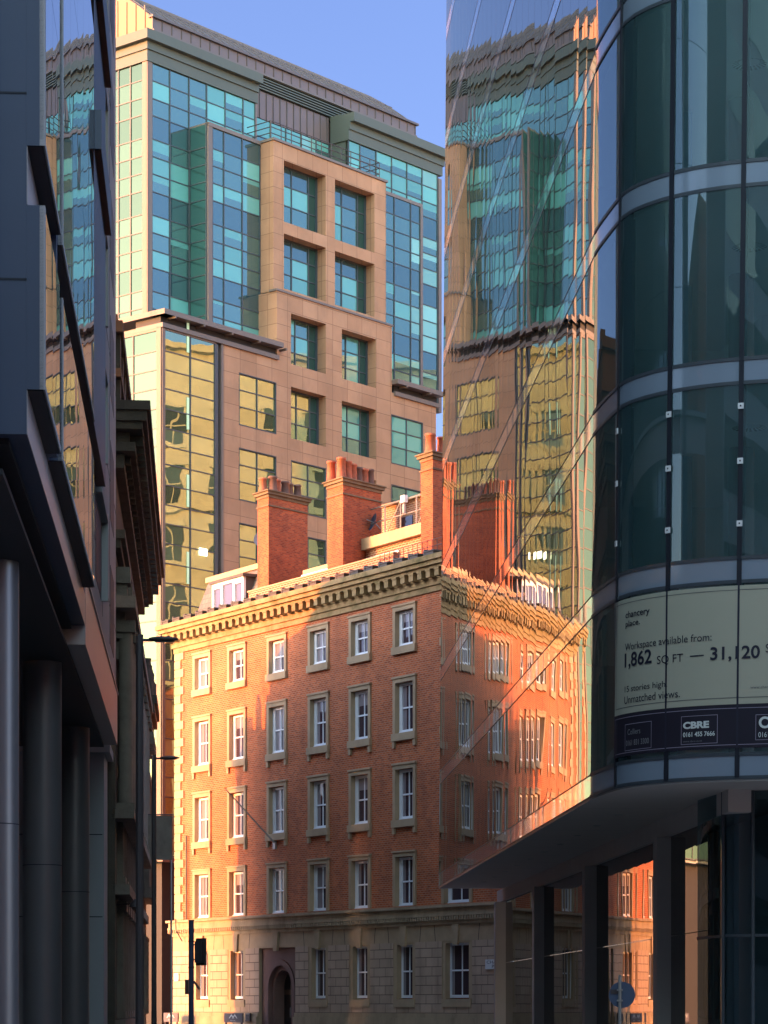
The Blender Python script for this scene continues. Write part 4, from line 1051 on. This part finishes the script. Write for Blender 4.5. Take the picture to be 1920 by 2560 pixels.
# ------------------------------------------------------------------ letting banner on the curved glass
bn = thing('letting_banner', cpt(mulls[1], -.1, 6.6), 'cream and black letting banner on the curved glass advertising workspace for rent', 'banner')
ab = mulls[0] + .02; ae = mulls[0] + 9.0
BZ0, BZ1, BZ2 = 6.62, 7.47, 9.76
def bmap(off): return lambda x, z: cpt(x, off, z)
m = MB(); strip(m, ab, ae, BZ1, BZ2, -.045, 0, 44, True); strip(m, ab, ae, BZ0, BZ1 - .0, -.045, 1, 44, True)
m.poly([cpt(ab, 0, BZ0), cpt(ab, -.045, BZ0), cpt(ab, -.045, BZ2), cpt(ab, 0, BZ2)], 0)
m.build('printed_sheet', [M['banner'], M['banner_dark']], bn)
def bline(x0, x1, z0, z1, mt, off=-.05, n=None):
    m = MB(); strip(m, x0, x1, z0, z1, off, 0, n or max(1, int((x1 - x0) / .2)))
    return m
def border(x0, x1, z0, z1, t, mt, name):
    m = MB()
    strip(m, x0, x1, z0, z0 + t, -.05, 0, max(1, int((x1 - x0) / .2))); strip(m, x0, x1, z1 - t, z1, -.05, 0, max(1, int((x1 - x0) / .2)))
    strip(m, x0, x0 + t, z0 + t, z1 - t, -.05, 0, 1); strip(m, x1 - t, x1, z0 + t, z1 - t, -.05, 0, 1)
    m.build(name, mt, bn)
border(ab + .09, ae - .1, BZ1 + .12, BZ2 - .08, .012, M['ink2'], 'border_line')
border(ab + .05, ae - .1, BZ0 + .06, BZ1 - .07, .013, M['line_ink'], 'border_line')
m = MB()
for a in mulls[1:4]: strip(m, a - .02, a + .02, BZ0, BZ2, -.052, 0, 1)
m.build('sheet_joints', M['ink'], bn)
def AZ(px, py, z=8.5):
    a = a_at(px, z); 
    for _ in range(4):
        p = cpt(a, 0, z); z = 1.6 + (HOR - py) * p[1] / F; a = a_at(px, z)
    return a, z
def btext(txt, xl, xr, ytop, ybot, mt, bold=0, name='lettering', yl=None):
    """xl..xr columns, ytop/ybot rows of the word at its left end"""
    a0, zt = AZ(xl, ytop); _, zb = AZ(xl, ybot); a1, _ = AZ(xr, ytop)
    text_mesh(txt, a0, a1, zb, zt, bmap(-.056), mt, name, bn, bold=bold)
btext('chancery', 1570, 1629, 1530, 1552, M['ink'], .012)
btext('place.', 1570, 1605, 1554, 1573, M['ink'], .012)
btext('Workspace available from:', 1569, 1781, 1610, 1634, M['ink'])
btext('1,862', 1568, 1634, 1634, 1676, M['ink'], .02)
btext('SQ FT', 1647, 1711, 1641, 1665, M['ink'], .0)
btext('\u2014', 1728, 1762, 1640, 1643, M['ink'])
btext('31,120', 1778, 1901, 1619, 1657, M['ink'], .02)
btext('SQ FT', 1915, 1985, 1611, 1636, M['ink'], .0)
btext('15 stories high.', 1568, 1672, 1717, 1737, M['ink'])
btext('Unmatched views.', 1567, 1703, 1742, 1761, M['ink'])
btext('www.chanceryplace.co.uk', 1877, 1990, 1716, 1724, M['ink2'])
btext('CBRE', 1711, 1775, 1806, 1824, M['white_ink'], .05)
btext('0161 455 7666', 1711, 1789, 1832, 1844, M['white_ink'], .02)
btext('www.cbre.co.uk', 1711, 1758, 1853, 1857, M['dim_ink'])
btext('Colliers', 1575, 1606, 1824, 1838, M['dim_ink'])
btext('0161 831 3300', 1571, 1627, 1852, 1866, M['dim_ink'], .01)
btext('OBI', 1898, 1960, 1792, 1822, M['white_ink'], .03)
btext('0161 237 1717', 1897, 1985, 1831, 1844, M['white_ink'])
for (xl, xr, yt, yb) in ((1568, 1633, 1812, 1874), (1706, 1796, 1792, 1857), (1890, 1990, 1787, 1845)):
    a0, zt = AZ(xl, yt); a1, _ = AZ(xr, yt); _, zb = AZ(xl, yb + 6); border(a0, a1, max(zb, BZ0 + .1), min(zt, BZ1 - .1), .011, M['line_ink'], 'logo_box')

# ================================================================== LEFT DARK OFFICE BUILDING
LF = Frame((-2.7, 0), (-.0706, .9975))
lb = thing('dark_office_building', (-12, 60, 0), 'dark blue panelled office building on round columns with mirrored window boxes on its side', 'office building')
YF, YE = 40.6, 84.5
m = MB()
m.box(LF, YF, 61.0, -30, 0, 10.5, 62)
m.build('upper_block', M['navy'], lb)
m = MB(); m.box(LF, 61.0, YE, -30, -.03, 11.7, 62); m.build('rear_block', M['lgrey'], lb)
m = MB(); m.box(LF, 61.0, YE, -30, .02, 10.05, 11.66); m.box(LF, 61.0, YE, -.2, .06, 11.66, 11.72); m.build('rear_fascia', M['fascia'], lb)
m = MB(); m.box(LF, YF + .02, 60.98, 0, .012, 10.5, 11.2); m.box(LF, YF + .02, 60.98, 0, .012, 14.1, 15.0); m.build('side_cladding', M['fascia'], lb)
m = MB(); m.box(LF, YF + .4, YE - .3, -29, -.4, 9.95, 10.04); m.box(LF, YF + .3, 60.9, -29, -.3, 10.4, 10.498)
m.build('undercroft_soffit', M['black_soffit'], lb)
# joints on the end face
m = MB()
fx = Frame(LF.pt(YF, 0)[:2], (LF.n[0], LF.n[1])); 
fx = Frame(LF.pt(YF - .004, 0)[:2], LF.n)
for z in (12.9, 15.8, 18.7, 21.6): m.box(fx, -12, 0, 0, .006, z, z + .03)
for x in (-.45, -3.5, -6.5): m.box(fx, x, x + .03, 0, .007, 10.5, 40)
m.build('panel_joints', M['joint'], lb)
for r, (z, h, bb0) in enumerate(((11.2, 2.87, 59.6), (15.0, 44.0, 59.6))):
    for si, (a, b) in enumerate(((YF, 45.1), (45.9, bb0))):
        m = MB(); m.box(LF, a, b + .2 + (7.5 if r and si else 0), 0.001, .26, z, z + h)
        o_ = m.build('window_box', M['navy'], lb)
        m = MB(); nn = 2 if si == 0 else 5
        for q_ in range(int(h / 2.8)):
            hz = h / int(h / 2.8)
            for k in range(nn):
                x0 = a + .25 + (b - a - .3) * k / nn; x1 = a + .25 + (b - a - .3) * (k + 1) / nn - .02
                za, zb = z + .12 + q_ * hz, z + (q_ + 1) * hz - (.0 if r else .1)
                m.poly([LF.pt(x0, .275, za), LF.pt(x1, .275, za), LF.pt(x1, .275, zb + .1), LF.pt(x0, .275, zb + .1)], 0, [(0, 0), (1, 0), (1, 1), (0, 1)])
        m.build('mirror_pane', M['lmirror'], o_)
        m = MB(); m.box(LF, a, b + .2, .2, .285, z, z + .1); m.box(LF, a, a + .22, .2, .285, z + .1, z + h); m.build('box_edge', M['lgrey'], o_)
        m = MB(); m.box(LF, a + .03, b + .17 + (7.4 if r and si else 0), .01, .25, z - .012, z - .001); m.build('box_soffit', M['black_soffit'], o_)
m = MB(); m.box(LF, 45.12, 45.88, .0, .05, 11.2, 60); m.box(LF, 45.35, 45.65, .05, .2, 11.2, 60); m.build('fin', M['navy'], lb)
for r in range(1, 8):
    z = 17.6 + r * 3.8
    m = MB(); m.box(LF, 60.2, 67.0, .262, .42, z, z + .9); m.box(LF, 60.25, 66.9, .262, .41, z - .01, z - .001, 1); m.build('hood', [M['navy'], M['black_soffit']], lb)
m = MB()
for r in range(9):       # slot windows and panel joints on the rear pier
    z = 12.5 + r * 3.8
    m.box(LF, 73.0, 73.06, -.03, -.024, z, z + 3.8); m.box(LF, 61, YE, -.03, -.024, z + 1.2, z + 1.24); m.box(LF, 78.5, 78.56, -.03, -.024, z, z + 3.8)
m.build('pier_joints', M['joint'], lb)
m = MB()
for r in range(9):
    z = 12.5 + r * 3.8
    m.box(LF, 68.0, 72.0, -.03, -.02, z + .3, z + 2.4); m.box(LF, 79.3, 82.5, -.03, -.02, z + .1, z + 2.5)
m.build('slot_windows', M['black_soffit'], lb)
for r in range(9):
    z = 12.5 + r * 3.8
    m = MB(); m.box(LF, 67.7, 72.3, -.03, .16, z + 2.45, z + 2.6); m.box(LF, 72.1, 72.3, -.03, .16, z + .3, z + 2.45); m.build('window_hood', M['lgrey'], lb)
for yc in (49.0, 63.3, 78.2, 93.0)[:3]:
    x = {49.0: -7.35, 63.3: -8.32, 78.2: -9.33}[yc]
    m = MB(); m.lathe(x, yc, [(.47, 0), (.47, 10.3)], 28)
    o_ = m.build('round_column', M['steel_col'], lb)
    m = MB(); m.lathe(x, yc, [(.475, 5.0), (.475, 5.02)], 28); m.build('cladding_joint', M['joint'], o_)
x = -6.35
m = MB(); m.box(LF, 43, 87, -12, -5, 0, 9.9); m.build('recessed_wall', M['palestone'], lb)
t_ = None

# ================================================================== OLD STONE BUILDINGS ON THE LEFT
ob = thing('old_stone_building', (-14, 105, 0), 'soot darkened old stone building with a huge bracketed cornice behind the dark office block', 'building')
Y1, Y2 = 89.0, 122.0
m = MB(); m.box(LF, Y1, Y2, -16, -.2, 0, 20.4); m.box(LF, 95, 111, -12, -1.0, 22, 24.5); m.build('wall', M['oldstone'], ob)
m = MB()
for (o, z0, z1) in ((.0, 17.2, 17.5), (.15, 17.5, 17.8), (.12, 19.9, 20.4), (.5, 20.4, 20.7), (.75, 21.1, 21.35), (.9, 21.35, 21.7), (1.02, 21.7, 22.0)):
    m.box(LF, Y1 - o - .2, Y2 + o * .5, -12, o, z0, z1)
m.box(LF, Y1 - .4, Y2 + .2, -12, .3, 20.7, 21.1)
m.build('great_cornice', M['oldstone'], ob)
for k in range(28):
    if k == 0:
        mo = MB(); mo.box(ID, -.2, .2, 0, .65, .0, .35); mo.box(ID, -.17, .17, 0, .4, -.35, 0); mo.box(ID, -.14, .14, 0, .2, -.6, -.35); br_ = mo.build('cornice_bracket', M['oldstone'])
    place(br_, ob, LF, Y1 + .4 + k * 1.18, .12, 20.75)
for k in range(12):
    if k == 0:
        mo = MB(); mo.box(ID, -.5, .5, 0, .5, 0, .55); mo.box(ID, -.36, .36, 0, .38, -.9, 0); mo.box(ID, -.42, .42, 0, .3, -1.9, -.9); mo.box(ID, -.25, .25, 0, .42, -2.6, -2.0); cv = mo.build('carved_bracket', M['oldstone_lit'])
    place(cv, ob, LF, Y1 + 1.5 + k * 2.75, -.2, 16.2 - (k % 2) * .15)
for (z0, hh) in ((1.5, 3.4), (6.2, 3.0), (10.5, 3.0), (14.2, 2.2)):
    for k in range(11):
        key = ('ow', z0)
        if k == 0:
            mo = MB(); mo.quad(ID, -.55, .55, 0, hh, .02); wn_ = mo.build('window', M['dark_glass'])
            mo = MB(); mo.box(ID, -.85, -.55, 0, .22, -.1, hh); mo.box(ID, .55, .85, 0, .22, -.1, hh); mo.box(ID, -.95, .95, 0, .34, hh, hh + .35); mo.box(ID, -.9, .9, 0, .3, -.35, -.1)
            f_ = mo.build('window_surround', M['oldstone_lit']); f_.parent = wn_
        place(wn_, ob, LF, Y1 + 2.9 + k * 2.95, -.2, z0)
for k in range(13):
    if k == 0:
        mo = MB(); mo.lathe(0, 0, [(.26, 0), (.24, 5.9)], 12); mo.box(ID, -.34, .34, -.34, .34, 5.9, 6.3); mo.box(ID, -.32, .32, -.32, .32, -.3, 0); pil = mo.build('attached_column', M['oldstone_lit'])
    place(pil, ob, LF, Y1 + 1.3 + k * 2.6, .12, 8.6)
m = MB(); m.box(LF, Y1, Y2, -.3, .5, 15.2, 15.6); m.box(LF, Y1, Y2, -.3, .45, 8.0, 8.3); m.box(LF, Y1, Y2, -.3, .3, 5.4, 5.75); m.box(LF, Y1, Y2, -.3, .15, 0, 1.1)
m.build('string_course', M['oldstone_lit'], ob)
# attic with urns
m = MB(); m.box(LF, 93, 109.5, -9, -.35, 22.0, 25.6); m.box(LF, 92.8, 109.7, -9, -.05, 25.6, 26.0); m.box(LF, 92.8, 109.7, -9, -.1, 24.0, 24.3)
for k in range(6): m.box(LF, 93.2 + k * 3.1, 94.3 + k * 3.1, -1.4, -.15, 22, 25.6)
for k in range(5): m.box(LF, 95 + k * 3.1, 96 + k * 3.1, -1.4, -.3, 26.0, 26.8)
m.build('attic', M['oldstone'], ob)
m = MB(); m.box(LF, 85.6, 88.8, -30, -.45, 0, 9.9); m.box(LF, 85.4, 88.8, -9, -.25, 9.9, 10.2); m.build('pale_end_pier', M['palestone'], ob)
m = MB(); m.box(LF, 85.59, 85.6, -6, -.5, 4.5, 4.53); m.box(LF, 85.59, 85.6, -6, -.5, 7.2, 7.23); m.build('pier_joints', M['joint'], ob)
# building two, with an added unseen roof shaped to shade the brick building
o2 = thing('stone_bank_building', (-16, 127, 0), 'lower sooty stone building with a carved porch cornice beside the street lamps', 'building')
m = MB(); m.box(LF, 122.9, 131.1, -8, -.0, 0, 14.6); m.build('wall', M['oldstone'], o2)
m = MB()
for (o, z0, z1) in ((.2, 14.6, 15.0), (.38, 15.0, 15.5), (.55, 15.5, 15.9), (.66, 15.9, 16.3)): m.box(LF, 123.2, 131.2 + o * .3, -8, o, z0, z1)
m.build('porch_cornice', M['oldstone'], o2)
m = MB()
for k in range(7): m.box(LF, 123.6 + k * 1.2, 124.0 + k * 1.2, 0, .5, 14.0, 14.6)
for k in range(6): m.box(LF, 123.6 + k * 1.5, 124.1 + k * 1.5, 0, .3, 7.2, 12.2)
m.box(LF, 123, 131.7, 0, .4, 6.7, 7.2); m.box(LF, 123, 131.7, 0, .35, 12.2, 12.6)
m.build('pilasters', M['oldstone_lit'], o2)
for z0, hh in ((1.2, 3.6), (7.6, 3.8)):
    for k in range(4):
        if k == 0:
            mo = MB(); mo.quad(ID, -.5, .5, 0, hh, .015); wn_ = mo.build('window', M['dark_glass'])
            mo = MB(); mo.box(ID, -.62, -.5, 0, .12, 0, hh); mo.box(ID, .5, .62, 0, .12, 0, hh); mo.box(ID, -.62, .62, 0, .15, hh, hh + .15); f_ = mo.build('window_surround', M['oldstone_lit']); f_.parent = wn_
        place(wn_, o2, LF, 124.7 + k * 2.0, 0, z0)
rr = random.Random(3)
m = MB()
for k in range(9):                       # carved figures on the porch, a broken silhouette
    c = LF.pt(124 + k * .9, .1 + rr.random() * .2); h_ = 17.0 + rr.random() * 1.6
    m.lathe(c[0], c[1], [(.36, 16.25), (.22 + rr.random() * .12, 16.7), (.3, (16.9 + h_) / 2), (.16, h_ - .3), (.2, h_ - .12), (0, h_)], 9)
m.build('carved_figures', M['oldstone'], o2)
def shade_caster(pts, x0, x1, name, mt, parent):
    """added shade-casting roof volume: profile (s, z) along the street, between two offsets"""
    m = MB(); n = len(pts)
    f1 = [LF.pt(s, x1, z) for s, z in pts]; f0 = [LF.pt(s, x0, z) for s, z in pts]
    m.poly(f1); m.poly(f0[::-1])
    for i in range(n): j = (i + 1) % n; m.poly([f1[i], f0[i], f0[j], f1[j]])
    m.build(name, mt, parent)
shade_caster([(100, 14), (128.0, 14), (128.0, 21.0), (126.0, 21.6), (122.4, 23.5), (118, 24.6), (110, 25.2), (100, 25.2)], -8, -3.0, 'shade_caster_roof', M['slate'], o2)

# ================================================================== BUILDINGS OUTSIDE THE FRAME THAT THE GLASS REFLECTS
rb = thing('cream_stone_building', (52, 165, 0), 'cream stone building mirrored in the lower tower glass, standing behind the curved glass building', 'building')
XF = Frame((46, 205), (0, -1))   # faces the tower (-X)
m = MB(); hs = []
for r in range(10):
    for k in range(22): hs.append((3 + k * 4.2, 4.9 + k * 4.2, 4 + r * 4.6, 6.9 + r * 4.6))
wall_grid(m, XF, 0, 96, 0, 53.0, hs, 0); m.poly([XF.pt(0, 0, 53), XF.pt(96, 0, 53), XF.pt(96, -25, 53), XF.pt(0, -25, 53)]); m.box(XF, 0, 96, -25, -.8, 0, 52.5)
m.poly([XF.pt(96, 0, 0), XF.pt(96, -25, 0), XF.pt(96, -25, 53), XF.pt(96, 0, 53)])
m.build('wall', M['cream_stone'], rb)
m = MB()
for z in (12.6, 26.4, 40.2, 52.6): m.box(XF, -.4, 96.4, -.2, .6, z, z + .5)
m.build('string_course', M['cream_stone'], rb)
ct = 0
for h in hs:
    if ct == 0:
        mo = MB(); mo.quad(ID, -.9, .9, 0, 2.9, -.35); wn_ = mo.build('window', M['dark_glass'])
        mo = MB(); mo.box(ID, -.06, .06, -.36, -.28, 0, 2.9); mo.box(ID, -.9, .9, -.36, -.28, 1.4, 1.5); mo.box(ID, -1.25, 1.25, 0, .2, 2.9, 3.3); mo.box(ID, -1.2, 1.2, 0, .2, -.3, 0)
        f_ = mo.build('window_surround', M['cream_stone']); f_.parent = wn_
    if h[2] > 26 and h[0] < 75 and ct < 98: place(wn_, rb, XF, (h[0] + h[1]) / 2, 0, h[2]); ct += 1

# buildings behind the viewpoint: mirrored in the curved glass
hb = thing('arcaded_building', (0, -30, 0), 'stone building with arched windows behind the viewer, mirrored in the curved glass', 'building')
HF = Frame((40, -26), (-1, 0))
M['hbstone'] = surface('buff_stone', (.40, .36, .30), .9, .2, var=.2, vscale=.4)
m = MB(); m.box(HF, 0, 95, -18, 0, 0, 30); m.box(HF, 22, 50, -18, 2, 30, 36); m.box(HF, -.3, 95, -.2, .8, 22, 22.8); m.box(HF, 0, 95, -.2, .6, 8, 8.6)
m.build('wall', M['hbstone'], hb)
m = MB()
for k in range(20):
    x = 3 + k * 4.6
    for z, hh in ((1, 5), (10, 4), (16.5, 3.4), (24, 3)):
        pts = [HF.pt(x, .03, z), HF.pt(x + 2.2, .03, z)] + [HF.pt(x + 1.1 + 1.1 * math.cos(math.pi * i / 8), .03, z + hh - 1.1 + 1.1 * math.sin(math.pi * i / 8)) for i in range(9)]
        m.poly(pts)
m.build('arched_windows', M['dark_glass'], hb)
h2 = thing('brick_warehouse', (34, 10, 0), 'plain brick warehouse on the right behind the viewer', 'building')
m = MB(); m.prism([(14, -20), (40, -20), (40, 34), (12, 34)], 0, 24); m.build('wall', M['brick'], h2)
m = MB(); m.prism([(13.8, -20.2), (40.2, -20.2), (40.2, 34.2), (11.8, 34.2)], 24, 24.6); m.build('parapet', M['stone'], h2)
h3 = thing('grey_office_building', (-30, 5, 0), 'grey office building on the left behind the viewer', 'building')
m = MB(); m.prism([(-60, -20), (-6, -20), (-9, 30), (-60, 30)], 0, 32); m.build('wall', M['lgrey'], h3)
m = MB()
for r in range(8): m.poly([(-5.95, -19, 3 + r * 3.7), (-8.93, 29.5, 3 + r * 3.7), (-8.93, 29.5, 5.2 + r * 3.7), (-5.95, -19, 5.2 + r * 3.7)])
m.build('ribbon_window', M['dark_glass'], h3)

# ================================================================== STREET FURNITURE
def lamp(px, ptop, pxe, Y, label, r=.085, mt='black_metal', headw=.09):
    X = (px - 960) / F * Y; z = 1.6 + (HOR - ptop) * Y / F; xe = (pxe - 960) / F * Y
    t = thing('street_lamp', (X, Y, 0), label, 'street lamp', 'street lamps along the left pavement')
    m = MB(); m.tube([(X, Y, .1), (X, Y, 1.6), (X, Y, z + .12)], [r * 1.35, r * 1.1, r], 10); m.build('pole', M[mt], t)
    e = 1 if xe > X else -1; L = abs(xe - X); n = 10
    m = MB(); m.tube([(X, Y, z), (X + e * L * .35, Y, z)], headw * .35, 8); m.build('arm', M[mt], t)
    m = MB()
    prev = None
    for i in range(n + 1):
        f_ = i / n; x = X + e * L * (.25 + .75 * f_); hw = .16 * math.sin(math.pi * min(1, f_ * .85 + .12)) ** .6; hh = headw * math.sin(math.pi * min(.98, f_ * .9 + .08)) ** .7 * .6 + .01
        ring = [(x, Y + hw * math.cos(a_ * math.pi / 5), z + .02 + hh * math.sin(a_ * math.pi / 5)) for a_ in range(10)]
        if prev:
            for k in range(10): m.poly([prev[k], prev[(k + 1) % 10], ring[(k + 1) % 10], ring[k]], smooth=True)
        else: m.poly(ring[::-1])
        prev = ring
    m.poly(prev); m.build('lamp_head', M[mt], t)
    m = MB(); m.poly([(X + e * L * .4, Y - .09, z - .045), (X + e * L * .9, Y - .09, z - .045), (X + e * L * .9, Y + .09, z - .045), (X + e * L * .4, Y + .09, z - .045)]); m.build('diffuser', M['lampglass'], t)
    return t
lamp(349, 1600, 446, 59.5, 'nearest and tallest black street lamp before the old stone building, flat head to the right', .085)
lamp(385, 1896, 449, 88, 'black street lamp with a flat oval head, between the tallest lamp and the brick corner', .08, headw=.09)
lamp(428, 2138, 386, 119, 'thin pale grey street lamp beside the brick building corner, head turned left', .045, 'galv', .06)
# traffic signal seen from behind
Yt = 80; Xt = (478 - 960) / F * Yt; t = thing('traffic_signal', (Xt, Yt, 0), 'traffic signal on a blue-black pole seen from behind, before the brick building', 'traffic light')
m = MB(); m.tube([(Xt, Yt, 0), (Xt, Yt, 4.2)], .082, 12); m.build('pole', M['navy_metal'], t)
m = MB(); m.lathe(Xt, Yt, [(.09, 4.2), (.09, 4.24), (0, 4.27)], 12); m.lathe(Xt, Yt, [(.095, 2.75), (.095, 2.8)], 12); m.lathe(Xt, Yt, [(.095, 3.55), (.095, 3.6)], 12); m.build('cap', M['black_metal'], t)
fr_ = Frame((Xt + .09, Yt), (1, -.25))
m = MB(); m.box(fr_, .02, .25, -.22, .02, 2.92, 3.58); m.box(fr_, -.02, .31, -.28, -.22, 2.84, 3.68); m.box(fr_, -.1, .05, -.06, -.02, 3.0, 3.05); m.box(fr_, -.1, .05, -.06, -.02, 3.45, 3.5)
hd = m.build('signal_head', M['black_metal'], t)
for zz in (3.03, 3.25, 3.47):
    m = MB(); c = fr_.pt(.14, -.3); m.tube([fr_.pt(.14, -.28, zz), fr_.pt(.14, -.42, zz)], [.1, .1], 12, cap=False); m.build('visor', M['black_metal'], hd)
m = MB(); m.box(Frame((Xt - .09, Yt), (1, 0)), -.1, .0, -.1, .06, 1.95, 2.4); m.build('push_button_box', M['black_metal'], t)
m = MB(); m.tube([(Xt + .08, Yt, 2.35), (Xt + .22, Yt, 2.15), (Xt + .26, Yt, 2.1)], .035, 8); m.build('small_camera', M['black_metal'], t)
# round road sign from behind
Ys = 54; Xs = (1549 - 960) / F * Ys; t = thing('round_road_sign', (Xs, Ys, 0), 'round road sign on a grey post seen from behind, before the glazed ground floor', 'road sign')
zc_ = 1.6 + (HOR - 2487) * Ys / F; xc = (1555 - 960) / F * Ys
m = MB(); m.tube([(Xs, Ys - .04, 0), (Xs, Ys - .04, 1.6 + (HOR - 2438) * Ys / F)], .035, 10); m.build('post', M['galv'], t)
m = MB(); m.tube([(xc, Ys, zc_), (xc, Ys + .03, zc_)], .275, 32); m.build('sign_disc', M['signback'], t)
m = MB(); m.box(Frame((xc, Ys - .012), (1, 0)), -.24, -.06, -.01, .01, zc_ + .02, zc_ + .11); m.build('sticker', M['black_metal'], t)
m = MB(); m.box(Frame((Xs, Ys - .06), (1, 0)), -.06, .06, -.03, .03, zc_ + .08, zc_ + .12); m.box(Frame((Xs, Ys - .06), (1, 0)), -.06, .06, -.03, .03, zc_ - .14, zc_ - .1); m.build('clip', M['galv'], t)
# wall lamp and flags on the old stone building
c = LF.pt(90.5, .45, 5.15); t = thing('wall_lamp', c, 'small black wall lamp on the pale pier of the old stone building', 'lamp')
m = MB(); m.tube([LF.pt(90.5, -.2, 5.1), c], .03, 6); m.build('arm', M['black_metal'], t); m = MB(); m.lathe(c[0], c[1], [(.03, 5.3), (.2, 5.12), (.22, 5.02), (0, 5.0)], 12); m.build('shade', M['black_metal'], t)
c = LF.pt(110, .6, 12); t = thing('hanging_banner', LF.pt(118, .1, 6.6), 'grey hanging board projecting from the old stone building between two lamp poles', 'sign')
m = MB(); m.box(Frame(LF.pt(118, .2)[:2], LF.n), 0, 1.25, -.05, .05, 8.2, 10.2); m.build('board', M['oldstone_lit'], t)
m = MB(); m.tube([LF.pt(118, 0, 10.25), LF.pt(118, 1.5, 10.25)], .03, 6); m.build('bracket', M['black_metal'], t)
for (o_) in list(bpy.data.objects):
    if '_used' in o_: del o_['_used']
